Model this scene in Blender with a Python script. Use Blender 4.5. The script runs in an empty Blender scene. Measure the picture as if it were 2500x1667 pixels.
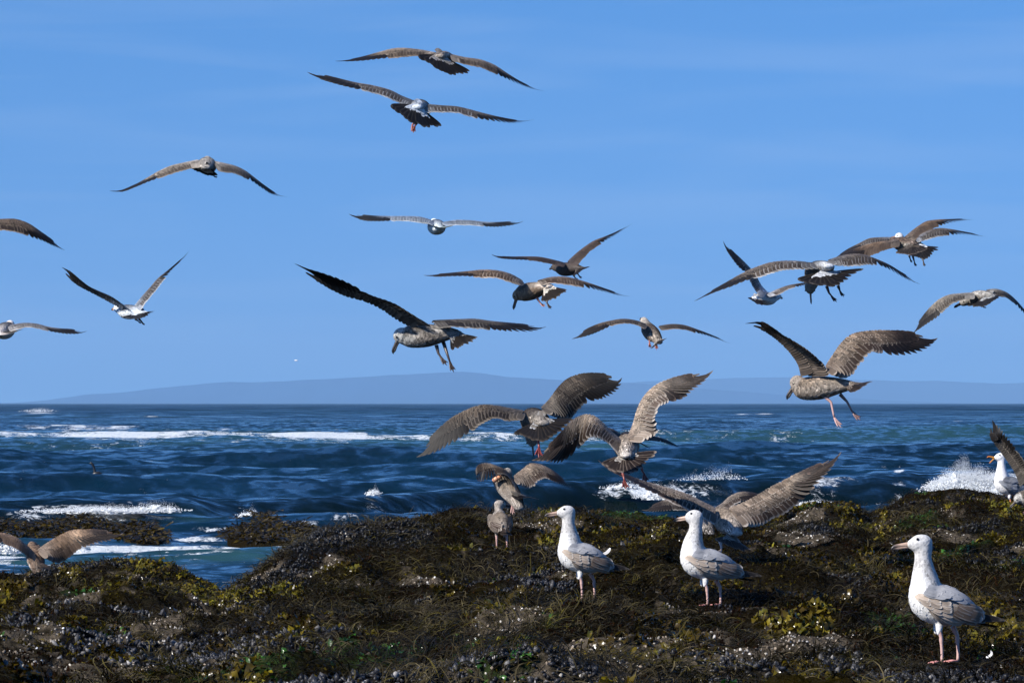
import bpy, math, random
import numpy as np
from mathutils import Vector

rng = np.random.default_rng(7)
random.seed(7)
V3 = lambda *a: np.array(a, dtype=float)

# ------------------------------------------------------------------ camera, sky, sun, exposure
FPX = 10400.0                       # focal length in pixels of the 2500 px wide photograph
EYE = 2.0                           # camera height above the mean sea level (z = 0)
PITCH = math.atan(150.0 / FPX)
scene = bpy.context.scene
COL = scene.collection
cd = bpy.data.cameras.new('camera')
cam = bpy.data.objects.new('camera', cd)
COL.objects.link(cam)
cam.location = (0, 0, EYE)
cam.rotation_euler = (math.pi / 2 + PITCH, 0, 0)
cd.sensor_width = 36.0
cd.lens = FPX / 2500.0 * 36.0
cd.clip_start = 0.5
cd.clip_end = 90000.0
scene.camera = cam

SUN_DIR = V3(-0.70, -0.47, 0.62)     # towards the sun: left, behind the camera, about 36 deg up
SUN_DIR /= np.linalg.norm(SUN_DIR)
ELEV = math.asin(SUN_DIR[2])
world = bpy.data.worlds.new('World')
scene.world = world
world.use_nodes = True
wn, wl = world.node_tree.nodes, world.node_tree.links
bg = wn['Background']
sky = wn.new('ShaderNodeTexSky')
sky.sky_type = 'NISHITA'
sky.sun_disc = False
sky.sun_elevation = ELEV
sky.sun_rotation = math.atan2(SUN_DIR[0], SUN_DIR[1])
sky.altitude = 0
sky.air_density = 1.0
sky.dust_density = 0.3
sky.ozone_density = 3.0
bg.inputs['Strength'].default_value = 0.0705
# thin high cirrus, faint, over the whole dome
tc = wn.new('ShaderNodeTexCoord')
mp = wn.new('ShaderNodeMapping')
mp.inputs['Scale'].default_value = (4.0, 4.0, 42.0)
mp.inputs['Rotation'].default_value = (0.0, 0.06, 0.0)
nz = wn.new('ShaderNodeTexNoise')
nz.inputs['Scale'].default_value = 2.2
nz.inputs['Detail'].default_value = 6
nz.inputs['Distortion'].default_value = 0.6
rmp = wn.new('ShaderNodeMapRange')
rmp.inputs['From Min'].default_value = 0.45
rmp.inputs['From Max'].default_value = 0.85
rmp.inputs['To Max'].default_value = 0.16
mixc = wn.new('ShaderNodeMixRGB')
mixc.inputs['Color2'].default_value = (6.5, 7.5, 9.0, 1)
tint = wn.new('ShaderNodeMixRGB')
tint.blend_type = 'MULTIPLY'
tint.inputs['Fac'].default_value = 1.0
tint.inputs['Color2'].default_value = (1.05, 1.15, 1.41, 1)
wl.new(tc.outputs['Generated'], mp.inputs['Vector'])
wl.new(mp.outputs['Vector'], nz.inputs['Vector'])
wl.new(nz.outputs['Fac'], rmp.inputs['Value'])
# the sky keeps its clear blue down to the horizon (dry air): look it up a little higher
geo = wn.new('ShaderNodeVectorMath'); geo.operation = 'MULTIPLY_ADD'
geo.inputs[1].default_value = (1, 1, 0.85); geo.inputs[2].default_value = (0, 0, 0.16)
wl.new(tc.outputs['Generated'], geo.inputs[0])
gn = wn.new('ShaderNodeVectorMath'); gn.operation = 'NORMALIZE'
wl.new(geo.outputs[0], gn.inputs[0]); wl.new(gn.outputs[0], sky.inputs['Vector'])
hs = wn.new('ShaderNodeHueSaturation'); hs.inputs['Saturation'].default_value = 1.35
wl.new(sky.outputs['Color'], hs.inputs['Color'])
wl.new(hs.outputs['Color'], tint.inputs['Color1'])
wl.new(tint.outputs['Color'], mixc.inputs['Color1'])
wl.new(rmp.outputs['Result'], mixc.inputs['Fac'])
wl.new(mixc.outputs['Color'], bg.inputs['Color'])

sd = bpy.data.lights.new('sun', 'SUN')
sd.energy = 5.0
sd.angle = math.radians(0.53)
sd.color = (1.0, 0.94, 0.86)
sun = bpy.data.objects.new('sun', sd)
COL.objects.link(sun)
sun.rotation_euler = Vector(SUN_DIR).to_track_quat('Z', 'Y').to_euler()
sun.location = (-20, -10, 30)

scene.view_settings.view_transform = 'Standard'
scene.view_settings.look = 'None'
scene.view_settings.exposure = 0.6
scene.view_settings.gamma = 1.0
scene.cycles.use_denoising = True
scene.cycles.max_bounces = 6
scene.cycles.volume_bounces = 0

FWD = V3(0, math.cos(PITCH), math.sin(PITCH))
UPV = V3(0, -math.sin(PITCH), math.cos(PITCH))
CAM = V3(0, 0, EYE)


def P(px, py, D):
    """point at distance D along the view axis, seen at photograph pixel (px, py)"""
    return CAM + D * (FWD + (px - 1250.0) / FPX * V3(1, 0, 0) + (833.5 - py) / FPX * UPV)


# ------------------------------------------------------------------ helpers
def tag(o, label=None, cat=None, group=None, kind=None):
    if label: o['label'] = label
    if cat: o['category'] = cat
    if group: o['group'] = group
    if kind: o['kind'] = kind
    return o


def link(o, parent=None):
    COL.objects.link(o)
    if parent is not None:
        o.parent = parent
    return o


def mesh_np(name, verts, quads=None, tris=None, uv=None, attrs=None, smooth=True):
    """fast mesh from numpy arrays; uv per vertex; attrs: name -> (n,4) point colours or (n,) floats"""
    me = bpy.data.meshes.new(name)
    verts = np.asarray(verts, dtype=np.float32)
    loops, starts, totals = [], [], []
    off = 0
    for arr, k in ((quads, 4), (tris, 3)):
        if arr is not None and len(arr):
            arr = np.asarray(arr, dtype=np.int32)
            loops.append(arr.ravel())
            starts.append(off + np.arange(len(arr), dtype=np.int32) * k)
            totals.append(np.full(len(arr), k, dtype=np.int32))
            off += arr.size
    loops = np.concatenate(loops); starts = np.concatenate(starts); totals = np.concatenate(totals)
    me.vertices.add(len(verts)); me.vertices.foreach_set('co', verts.ravel())
    me.loops.add(len(loops)); me.loops.foreach_set('vertex_index', loops)
    me.polygons.add(len(starts)); me.polygons.foreach_set('loop_start', starts)
    me.polygons.foreach_set('loop_total', totals)
    me.polygons.foreach_set('use_smooth', np.full(len(starts), smooth, dtype=bool))
    me.update(calc_edges=True)
    if uv is not None:
        ul = me.uv_layers.new(name='UVMap')
        ul.data.foreach_set('uv', np.asarray(uv, dtype=np.float32)[loops].ravel())
    for k, a in (attrs or {}).items():
        a = np.asarray(a, dtype=np.float32)
        if a.ndim == 2:
            at = me.attributes.new(k, 'FLOAT_COLOR', 'POINT'); at.data.foreach_set('color', a.ravel())
        else:
            at = me.attributes.new(k, 'FLOAT', 'POINT'); at.data.foreach_set('value', a)
    return me


def put(name, me, mat, parent=None):
    o = bpy.data.objects.new(name, me)
    me.materials.append(mat)
    return link(o, parent)


def grid_faces(nr, nc):
    i = np.arange(nr - 1)[:, None] * nc + np.arange(nc - 1)[None, :]
    i = i.ravel()
    return np.stack([i, i + 1, i + nc + 1, i + nc], 1)


def _hash(ix, iy, seed):
    h = (ix.astype(np.int64) * 374761393 + iy.astype(np.int64) * 668265263 + seed * 144269504) & 0xffffffff
    h = ((h ^ (h >> 13)) * 1274126177) & 0xffffffff
    return ((h ^ (h >> 16)) & 0xffff) / 65535.0


def vnoise(x, y, seed=0):
    ix, iy = np.floor(x), np.floor(y)
    fx, fy = x - ix, y - iy
    fx = fx * fx * fx * (fx * (fx * 6 - 15) + 10); fy = fy * fy * fy * (fy * (fy * 6 - 15) + 10)
    a = _hash(ix, iy, seed); b = _hash(ix + 1, iy, seed); c = _hash(ix, iy + 1, seed); d = _hash(ix + 1, iy + 1, seed)
    return (a * (1 - fx) + b * fx) * (1 - fy) + (c * (1 - fx) + d * fx) * fy


def fbm(x, y, octs=4, seed=0, gain=0.5):
    s, a, t = 0, 1.0, 0
    for k in range(octs):
        s = s + a * (vnoise(x * 2 ** k + 17.3 * k, y * 2 ** k - 9.1 * k, seed + k) * 2 - 1)
        t += a; a *= gain
    return s / t


def sstep(a, b, x):
    t = np.clip((x - a) / (b - a), 0, 1)
    return t * t * (3 - 2 * t)


def curve(us, pts):
    """C1 interpolating cubic through pts at knots us; returns a function of an array of u"""
    us = np.asarray(us, float); pts = np.asarray(pts, float)
    n = len(us)
    m = np.zeros_like(pts)
    for i in range(n):
        if i == 0: m[i] = (pts[1] - pts[0]) / (us[1] - us[0])
        elif i == n - 1: m[i] = (pts[-1] - pts[-2]) / (us[-1] - us[-2])
        else:
            h0, h1 = us[i] - us[i - 1], us[i + 1] - us[i]
            d0, d1 = (pts[i] - pts[i - 1]) / h0, (pts[i + 1] - pts[i]) / h1
            m[i] = (d0 * h1 + d1 * h0) / (h0 + h1)

    def f(u):
        u = np.atleast_1d(np.asarray(u, float))
        k = np.clip(np.searchsorted(us, u, side='right') - 1, 0, n - 2)
        h = us[k + 1] - us[k]
        t = ((u - us[k]) / h)
        t = t[:, None]; h = h[:, None]
        return ((2 * t**3 - 3 * t**2 + 1) * pts[k] + (t**3 - 2 * t**2 + t) * h * m[k]
                + (-2 * t**3 + 3 * t**2) * pts[k + 1] + (t**3 - t**2) * h * m[k + 1])
    return f


def nrm(a):
    a = np.asarray(a, float)
    return a / np.maximum(np.linalg.norm(a, axis=-1, keepdims=True), 1e-9)


# ------------------------------------------------------------------ materials
class NT:
    def __init__(self, name):
        self.m = bpy.data.materials.new(name); self.m.use_nodes = True
        self.n = self.m.node_tree.nodes; self.l = self.m.node_tree.links
        self.b = self.n['Principled BSDF']; self.out = self.n['Material Output']

    def node(self, t, **kw):
        nd = self.n.new('ShaderNode' + t)
        for k, v in kw.items():
            if hasattr(nd, k) and k not in nd.inputs: setattr(nd, k, v)
            else: nd.inputs[k].default_value = v
        return nd

    def link(self, a, b): self.l.new(a, b)

    def math(self, op, a, b=None, c=None, clamp=False):
        nd = self.n.new('ShaderNodeMath'); nd.operation = op; nd.use_clamp = clamp
        for i, v in enumerate((a, b, c)):
            if v is None: continue
            if isinstance(v, (int, float)): nd.inputs[i].default_value = v
            else: self.l.new(v, nd.inputs[i])
        return nd.outputs[0]

    def ramp(self, v, a, b, lo=0.0, hi=1.0):
        nd = self.n.new('ShaderNodeMapRange'); nd.interpolation_type = 'SMOOTHSTEP'
        nd.inputs['From Min'].default_value = a; nd.inputs['From Max'].default_value = b
        nd.inputs['To Min'].default_value = lo; nd.inputs['To Max'].default_value = hi
        self.l.new(v, nd.inputs['Value']); return nd.outputs['Result']

    def mix(self, f, a, b, bt='MIX'):
        nd = self.n.new('ShaderNodeMixRGB'); nd.blend_type = bt
        for i, v in ((0, f), (1, a), (2, b)):
            if isinstance(v, (int, float)): nd.inputs[i].default_value = v
            elif isinstance(v, tuple): nd.inputs[i].default_value = (*v, 1) if len(v) == 3 else v
            else: self.l.new(v, nd.inputs[i])
        return nd.outputs[0]

    def noise(self, vec, scale, detail=3, rough=0.5, dist=0.0):
        nd = self.n.new('ShaderNodeTexNoise')
        nd.inputs['Scale'].default_value = scale; nd.inputs['Detail'].default_value = detail
        nd.inputs['Roughness'].default_value = rough; nd.inputs['Distortion'].default_value = dist
        if vec is not None: self.l.new(vec, nd.inputs['Vector'])
        return nd.outputs['Fac']

    def mapping(self, vec, scale):
        nd = self.n.new('ShaderNodeMapping'); nd.inputs['Scale'].default_value = scale
        self.l.new(vec, nd.inputs['Vector']); return nd.outputs['Vector']

    def bump(self, h, strength, dist, normal=None):
        nd = self.n.new('ShaderNodeBump'); nd.inputs['Strength'].default_value = strength
        nd.inputs['Distance'].default_value = dist
        self.l.new(h, nd.inputs['Height'])
        if normal is not None: self.l.new(normal, nd.inputs['Normal'])
        return nd.outputs['Normal']


def mat_feather():
    t = NT('feather')
    uv = t.node('UVMap').outputs['UV']
    sx = t.node('SeparateXYZ'); t.link(uv, sx.inputs[0])
    e = t.math('MULTIPLY', t.math('ABSOLUTE', t.math('SUBTRACT', sx.outputs['X'], 0.5)), 2.0)
    a = t.node('Attribute', attribute_name='col'); b = t.node('Attribute', attribute_name='edg')
    obj = t.node('TexCoord').outputs['Object']
    n1 = t.noise(obj, 55, 3)
    wob = t.math('MULTIPLY', t.math('SUBTRACT', n1, 0.5), 0.35)
    m1 = t.ramp(t.math('ADD', e, wob), 0.62, 0.98)
    m2 = t.ramp(t.math('ADD', sx.outputs['Y'], t.math('MULTIPLY', wob, 0.4)), 0.86, 0.97)
    mask = t.math('MULTIPLY', t.math('MAXIMUM', t.math('MULTIPLY', m1, 0.5), m2), b.outputs['Alpha'])
    # fine barbs running out from the shaft
    ph = t.math('ADD', t.math('MULTIPLY', sx.outputs['Y'], 260.0), t.math('MULTIPLY', e, -28.0))
    barb = t.math('MULTIPLY', t.math('SINE', ph), 0.07)
    n2 = t.noise(obj, 20, 4, 0.6)
    val = t.math('ADD', t.math('ADD', t.math('MULTIPLY', n2, 0.7), 0.66), barb)
    base = t.mix(1.0, a.outputs['Color'], t.mix(0.0, (1, 1, 1), (1, 1, 1)), 'MULTIPLY')
    mul = t.node('CombineXYZ')
    for k in range(3): t.link(val, mul.inputs[k])
    base = t.mix(1.0, a.outputs['Color'], mul.outputs[0], 'MULTIPLY')
    col = t.mix(mask, base, b.outputs['Color'])
    shaft = t.ramp(e, 0.0, 0.09, 0.45, 0.0)
    col = t.mix(shaft, col, (0.05, 0.04, 0.035))
    t.link(col, t.b.inputs['Base Color'])
    t.b.inputs['Roughness'].default_value = 0.55
    t.b.inputs['Specular IOR Level'].default_value = 0.3
    t.link(t.bump(t.math('SINE', ph), 0.12, 0.002), t.b.inputs['Normal'])
    tr = t.node('BsdfTranslucent'); t.link(col, tr.inputs['Color'])
    mx = t.node('MixShader'); mx.inputs[0].default_value = 0.13
    t.link(t.b.outputs[0], mx.inputs[1]); t.link(tr.outputs[0], mx.inputs[2])
    t.link(mx.outputs[0], t.out.inputs['Surface'])
    return t.m


def mat_plumage():
    t = NT('plumage')
    a = t.node('Attribute', attribute_name='col')
    obj = t.node('TexCoord').outputs['Object']
    n1 = t.noise(obj, 60, 4, 0.6, 0.4)
    n2 = t.noise(obj, 160, 3, 0.6)
    vo = t.node('TexVoronoi'); vo.inputs['Scale'].default_value = 85
    t.link(obj, vo.inputs['Vector'])
    d = t.ramp(vo.outputs['Distance'], 0.15, 0.75)
    m = t.math('ADD', t.math('MULTIPLY', t.math('SUBTRACT', n1, 0.5), 2.2),
               t.math('MULTIPLY', t.math('SUBTRACT', d, 0.45), 0.8))
    val = t.math('ADD', t.math('MULTIPLY', m, a.outputs['Alpha']), 1.0, clamp=False)
    val = t.math('MAXIMUM', val, 0.25)
    mul = t.node('CombineXYZ')
    for k in range(3): t.link(val, mul.inputs[k])
    col = t.mix(1.0, a.outputs['Color'], mul.outputs[0], 'MULTIPLY')
    col = t.mix(1.0, col, (0.85, 0.85, 0.85), 'DARKEN')
    t.link(col, t.b.inputs['Base Color'])
    t.b.inputs['Roughness'].default_value = 0.75
    t.b.inputs['Specular IOR Level'].default_value = 0.2
    h = t.math('ADD', t.math('MULTIPLY', d, 0.6), n2)
    t.link(t.bump(h, 0.35, 0.004), t.b.inputs['Normal'])
    return t.m


def mat_skin(name='bare_skin', rough=0.4):
    t = NT(name)
    a = t.node('Attribute', attribute_name='col')
    obj = t.node('TexCoord').outputs['Object']
    n = t.noise(obj, 180, 3)
    mul = t.math('ADD', t.math('MULTIPLY', n, 0.5), 0.75)
    cv = t.node('CombineXYZ')
    for k in range(3): t.link(mul, cv.inputs[k])
    t.link(t.mix(1.0, a.outputs['Color'], cv.outputs[0], 'MULTIPLY'), t.b.inputs['Base Color'])
    t.b.inputs['Roughness'].default_value = rough
    t.link(t.bump(n, 0.4, 0.001), t.b.inputs['Normal'])
    return t.m


def mat_attr(name, rough, spec=0.5, transl=0.0, nscale=60, coat=0.0, bumpd=0.002):
    t = NT(name)
    a = t.node('Attribute', attribute_name='col')
    obj = t.node('TexCoord').outputs['Object']
    n = t.noise(obj, nscale, 4, 0.6)
    mul = t.math('ADD', t.math('MULTIPLY', n, 1.0), 0.5)
    cv = t.node('CombineXYZ')
    for k in range(3): t.link(mul, cv.inputs[k])
    col = t.mix(1.0, a.outputs['Color'], cv.outputs[0], 'MULTIPLY')
    t.link(col, t.b.inputs['Base Color'])
    t.b.inputs['Roughness'].default_value = rough
    t.b.inputs['Specular IOR Level'].default_value = spec
    t.b.inputs['Coat Weight'].default_value = coat
    t.b.inputs['Coat Roughness'].default_value = 0.15
    t.link(t.bump(n, 0.5, bumpd), t.b.inputs['Normal'])
    if transl > 0:
        tr = t.node('BsdfTranslucent'); t.link(col, tr.inputs['Color'])
        mx = t.node('MixShader'); mx.inputs[0].default_value = transl
        t.link(t.b.outputs[0], mx.inputs[1]); t.link(tr.outputs[0], mx.inputs[2])
        t.link(mx.outputs[0], t.out.inputs['Surface'])
    return t.m


def mat_rock():
    t = NT('tidal_rock')
    a = t.node('Attribute', attribute_name='col')
    obj = t.node('TexCoord').outputs['Object']
    n1 = t.noise(obj, 9, 6, 0.65, 0.6); n2 = t.noise(obj, 45, 5, 0.65)
    vo = t.node('TexVoronoi'); vo.inputs['Scale'].default_value = 30; t.link(obj, vo.inputs['Vector'])
    k = t.math('ADD', t.math('MULTIPLY', n2, 1.2), 0.4)
    cv = t.node('CombineXYZ')
    for q in range(3): t.link(k, cv.inputs[q])
    col = t.mix(1.0, a.outputs['Color'], cv.outputs[0], 'MULTIPLY')
    col = t.mix(t.ramp(n1, 0.5, 0.62, 0, 0.7), col, (0.018, 0.016, 0.010))
    t.link(col, t.b.inputs['Base Color'])
    t.link(t.ramp(n1, 0.3, 0.7, 0.55, 0.9), t.b.inputs['Roughness'])
    t.b.inputs['Specular IOR Level'].default_value = 0.0
    h = t.math('ADD', t.math('MULTIPLY', n2, 1.0), t.math('MULTIPLY', vo.outputs['Distance'], 0.7))
    t.link(t.bump(h, 1.0, 0.03), t.b.inputs['Normal'])
    return t.m


def mat_water():
    t = NT('sea_water')
    obj = t.node('TexCoord').outputs['Object']
    teal = t.node('Attribute', attribute_name='teal').outputs['Fac']
    foam = t.node('Attribute', attribute_name='foam').outputs['Fac']
    far = t.node('Attribute', attribute_name='far').outputs['Fac']
    # wind chop: facets tilted this way and that, finer near the reef, longer far out
    def facets(sc):
        nd = t.node('TexNoise'); nd.inputs['Scale'].default_value = 1.0; nd.inputs['Detail'].default_value = 5
        nd.inputs['Roughness'].default_value = 0.6; nd.inputs['Distortion'].default_value = 0.4
        t.link(t.mapping(obj, sc), nd.inputs['Vector'])
        return nd
    f1, f2, f3 = facets((1.5, 1.3, 1)), facets((0.22, 0.12, 1)), facets((0.05, 0.016, 1))
    w2 = t.ramp(far, 0.0, 0.35); w3 = t.ramp(far, 0.35, 1.0)
    fc = t.mix(t.math('MULTIPLY_ADD', w2, 0.55, 0.25), f1.outputs['Color'], f2.outputs['Color'])
    fc = t.mix(t.math('MULTIPLY_ADD', w3, 0.60, 0.0), fc, f3.outputs['Color'])
    sb = t.node('VectorMath'); sb.operation = 'MULTIPLY_ADD'
    t.link(fc, sb.inputs[0]); sb.inputs[1].default_value = (1.15, 2.1, 0.0); sb.inputs[2].default_value = (-0.575, -1.20, 0.0)
    sb2 = t.node('VectorMath'); sb2.operation = 'SCALE'
    t.link(sb.outputs[0], sb2.inputs[0]); t.link(t.math('MULTIPLY_ADD', far, 0.5, 1.0), sb2.inputs['Scale'])
    sb = sb2
    geo = t.node('NewGeometry')
    ad = t.node('VectorMath'); ad.operation = 'ADD'
    t.link(geo.outputs['Normal'], ad.inputs[0]); t.link(sb.outputs[0], ad.inputs[1])
    nmz = t.node('VectorMath'); nmz.operation = 'NORMALIZE'; t.link(ad.outputs[0], nmz.inputs[0])
    nb3 = nmz.outputs[0]
    dark = t.mix(t.ramp(f2.outputs['Fac'], 0.35, 0.65), (0.0012, 0.0085, 0.0160), (0.0022, 0.0165, 0.0340))
    swell_shade = t.node('Attribute', attribute_name='swell_shade').outputs['Fac']     # wave face's shade painted into the water colour, plus random dark patches
    dark = t.mix(swell_shade, dark, (0.0010, 0.0042, 0.0040))
    col = t.mix(teal, dark, (0.018, 0.058, 0.066))
    # foam: patchy, lacy where thin
    lf = t.noise(t.mapping(obj, (0.16, 0.06, 1)), 1.0, 5, 0.6, 0.5)
    fn = t.noise(t.mapping(obj, (0.8, 0.45, 1)), 1.6, 8, 0.72, 0.8)
    fn2 = t.noise(t.mapping(obj, (2.2, 1.1, 2.2)), 3.0, 6, 0.7, 1.2)
    f = t.math('ADD', t.math('ADD', t.math('MULTIPLY', fn, 0.42), t.math('MULTIPLY', fn2, 0.28)), t.math('MULTIPLY', lf, 0.30))
    thr = t.math('SUBTRACT', 0.665, t.math('MULTIPLY', foam, 0.235))
    fm = t.math('MULTIPLY', t.ramp(t.math('SUBTRACT', f, thr), -0.015, 0.06), 0.93)
    t.link(col, t.b.inputs['Base Color'])
    t.link(nb3, t.b.inputs['Normal'])
    t.b.inputs['IOR'].default_value = 1.33
    t.link(t.ramp(far, 0, 1, 0.12, 0.30), t.b.inputs['Roughness'])
    fb = t.node('BsdfPrincipled')
    fb.inputs['Roughness'].default_value = 0.8
    t.link(t.mix(t.ramp(fn2, 0.35, 0.65), (0.55, 0.62, 0.66), (0.82, 0.85, 0.86)), fb.inputs['Base Color'])
    t.link(t.bump(fn2, 1.0, 0.12), fb.inputs['Normal'])
    mx = t.node('MixShader')
    t.link(fm, mx.inputs[0]); t.link(t.b.outputs[0], mx.inputs[1]); t.link(fb.outputs[0], mx.inputs[2])
    t.link(mx.outputs[0], t.out.inputs['Surface'])
    return t.m


def mat_plain(name, color, rough=0.8, nscale=3.0, amt=0.4, bumpd=0.0, transl=0.0):
    t = NT(name)
    obj = t.node('TexCoord').outputs['Object']
    n = t.noise(obj, nscale, 5, 0.6)
    c2 = tuple(min(1, c * (1 + amt)) for c in color); c1 = tuple(c * (1 - amt) for c in color)
    col = t.mix(n, c1, c2)
    t.link(col, t.b.inputs['Base Color'])
    t.b.inputs['Roughness'].default_value = rough
    if bumpd: t.link(t.bump(n, 0.8, bumpd), t.b.inputs['Normal'])
    if transl:
        tr = t.node('BsdfTranslucent'); t.link(col, tr.inputs['Color'])
        mx = t.node('MixShader'); mx.inputs[0].default_value = transl
        t.link(t.b.outputs[0], mx.inputs[1]); t.link(tr.outputs[0], mx.inputs[2])
        t.link(mx.outputs[0], t.out.inputs['Surface'])
    return t.m


M_FEATHER = mat_feather(); M_PLUM = mat_plumage(); M_SKIN = mat_skin()
M_EYE = mat_plain('eye', (0.01, 0.008, 0.006), 0.1, 50, 0.2)
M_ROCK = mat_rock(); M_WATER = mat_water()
M_SPRAY = mat_plain('spray', (0.82, 0.85, 0.87), 0.6, 8, 0.08, 0.02, 0.25)
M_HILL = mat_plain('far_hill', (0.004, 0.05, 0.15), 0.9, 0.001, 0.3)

# ------------------------------------------------------------------ hills beyond the bay
def ridge(name, D, prof, seed, depth):
    pxs = np.arange(-1500, 4001, 12.0)
    ys = np.interp(pxs, [p[0] for p in prof], [p[1] for p in prof])
    ys = ys - 5.5 * fbm(pxs / 160.0, pxs * 0, 5, seed) * np.clip((985 - ys) / 25, 0, 1)
    top = np.maximum(0.0, (983 - ys) / FPX * D + EYE)
    X = (pxs - 1250) / FPX * D
    rows = []
    for k, f in enumerate((0.0, 0.25, 0.6, 1.0, 0.55, 0.0)):
        dd = (-0.5, -0.3, -0.12, 0.0, 0.3, 0.8)[k] * depth
        z = top * (f + (0.12 * fbm(pxs / 60.0, pxs * 0 + k, 3, seed + 9) if 0 < f < 1 else 0)) - (6 if f == 0 else 0)
        rows.append(np.stack([X, np.full_like(X, D + dd), z], 1))
    v = np.concatenate(rows)
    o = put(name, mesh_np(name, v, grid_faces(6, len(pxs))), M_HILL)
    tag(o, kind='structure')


ridge('hills', 24000.0, [(-1500, 975), (0, 983), (700, 978), (1200, 950), (1500, 935), (1700, 926), (1800, 922), (1950, 918), (2100, 925),
                      (2250, 928), (2400, 932), (2500, 934), (3000, 945), (4000, 980)], 3, 3000)
ridge('hills', 19000.0, [(-1500, 986), (0, 986), (120, 976), (220, 962), (330, 952), (420, 944), (560, 932), (700, 928), (850, 924),
                      (960, 914), (1060, 908), (1130, 904), (1180, 910), (1240, 921), (1330, 925), (1500, 931), (1700, 946), (1900, 960), (2150, 975), (2400, 986), (4000, 990)], 5, 2500)

# ------------------------------------------------------------------ the sea
def build_sea():
    side_ = np.geomspace(30, 16000, 30)
    pxs = np.concatenate([(-700 - side_)[::-1], np.arange(-700, 3201, 8.0), 3200 + side_])
    ys = np.concatenate([np.arange(620.0, 13.0, -1.15)])
    Ds = np.concatenate([EYE * FPX / ys, np.geomspace(EYE * FPX / 12.5, 15000, 26)])
    PX, DD = np.meshgrid(pxs, Ds)
    X = (PX - 1250) / FPX * DD
    YS = EYE * FPX / DD + 983
    step = np.gradient(Ds)[:, None] * np.ones_like(PX)
    Z = np.zeros_like(X)
    r = np.random.default_rng(11)
    for k in range(46):
        lam = 0.8 * (40 / 0.8) ** (k / 45.0) * (0.9 + 0.2 * r.random())
        th = (r.random() - 0.5) * (1.3 if lam < 6 else 0.8)
        kx, ky = math.sin(th) * 2 * math.pi / lam, math.cos(th) * 2 * math.pi / lam
        amp = 0.0130 * lam ** 0.80 * (0.5 + r.random())
        att = np.clip((lam / (2.6 * step) - 1.0), 0, 1)
        ph = kx * X + ky * DD + r.random() * 6.28 + 2.2 * fbm(X / (lam * 2.6), DD / (lam * 2.6), 2, 30 + k)
        Z += amp * att * (1.6 * (1 - np.abs(np.sin(ph / 2))) ** 1.3 - 0.55) * sstep(36, 52, DD)
    calm = sstep(48, 82, DD) * 0.72 + 0.28 - 0.35 * sstep(160, 400, DD)
    Z *= calm
    foam = np.zeros_like(X); teal = np.zeros_like(X)
    # the dark wave about to break in front of the reef
    tx = [-700, 0, 80, 330, 441, 532, 665, 904, 1117, 1463, 1622, 1808, 1941, 2260, 2500, 3200]
    ty = [1222, 1222, 1216, 1216, 1210, 1222, 1214, 1198, 1183, 1167, 1162, 1166, 1162, 1150, 1152, 1160]
    Dc = np.interp(PX, [-700, 0, 500, 1000, 1500, 2500, 3200], [76, 76, 78, 83, 88, 92, 92]) + 0.8 * fbm(PX / 300, PX * 0, 3, 4)
    yc = np.interp(PX, tx, ty) - 5 * fbm(PX / 55, PX * 0, 3, 8)
    H = np.clip(EYE - (yc - 983) / FPX * Dc, 0.05, 0.8)
    d = DD - Dc
    shape = np.where(d < 0, np.exp(-np.abs(d / 2.1) ** 2.2), np.exp(-(d / 7.0) ** 2))
    Z = Z * (1 - 0.85 * shape) + H * shape - 0.10 * np.exp(-((d + 5) / 3.0) ** 2)
    # second low swell nearer, third further out
    for Dq, hq, wf, wb, sd_ in ((120, 0.12, 3, 9, 21), (150, 0.10, 4, 10, 22), (218, 0.44, 5, 20, 23), (300, 0.30, 8, 20, 24), (420, 0.35, 12, 30, 25), (620, 0.4, 22, 50, 26)):
        dl = DD - (Dq + 0.03 * Dq * fbm(PX / 500, PX * 0, 3, sd_))
        hh = hq * (0.65 + 0.6 * fbm(PX / 350, PX * 0 + 3, 3, sd_ + 50))
        Z += hh * np.where(dl < 0, np.exp(-(dl / wf) ** 2), np.exp(-(dl / wb) ** 2))

    def spot(cx, cy, rx, ry, s, arr, tilt=0.0, p=2.0):
        q = np.abs((PX - cx) / rx) ** p + np.abs((YS - cy - tilt * (PX - cx)) / ry) ** p
        arr += s * np.exp(-q)
    wob = 3.0 * fbm(PX / 120, PX * 0, 4, 77)
    # far white band
    band_y = np.interp(PX, [-700, 0, 300, 700, 1000, 1400, 1800, 2400, 3200], [1072, 1070, 1072, 1074, 1077, 1078, 1070, 1060, 1060]) + wob
    band_w = np.interp(PX, [-700, 0, 200, 500, 800, 1100, 1500, 1800, 2100, 3200], [14, 13, 14, 11, 9, 11, 11, 9, 5, 5])
    band_s = np.interp(PX, [-700, 0, 300, 600, 1200, 1500, 1800, 2000, 2200, 3200], [0.64, 0.64, 0.62, 0.57, 0.60, 0.70, 0.70, 0.64, 0.60, 0.5])
    brk = fbm(PX / 110, YS / 5.0, 4, 91)
    lane = fbm(PX / 420, PX * 0 + 7, 3, 92)
    foam += (band_s * (0.92 + 0.45 * brk + 0.25 * lane)) * np.exp(-((YS - band_y) / (band_w * (1.1 + 0.6 * lane))) ** 2)
    foam += 0.62 * sstep(0.05, 0.5, fbm(PX / 170, YS / 3.2, 4, 93)) * sstep(1010, 1060, YS) * (0.6 + 0.5 * sstep(1240, 1290, YS))
    foam += 0.30 * sstep(0.1, 0.5, fbm(PX / 60, YS / 2.0, 3, 94)) * sstep(988, 1000, YS) * sstep(1080, 1040, YS)
    foam += 0.40 * np.exp(-((YS - band_y - 6) / 17) ** 2) * (PX < 900)
    teal += 0.75 * np.exp(-((YS - band_y - 18) / 17) ** 2) * np.interp(PX, [-700, 300, 500, 900, 1300, 1800, 2600], [0.5, 0.5, 0.7, 1, 1, 0.7, 0.3])
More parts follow.
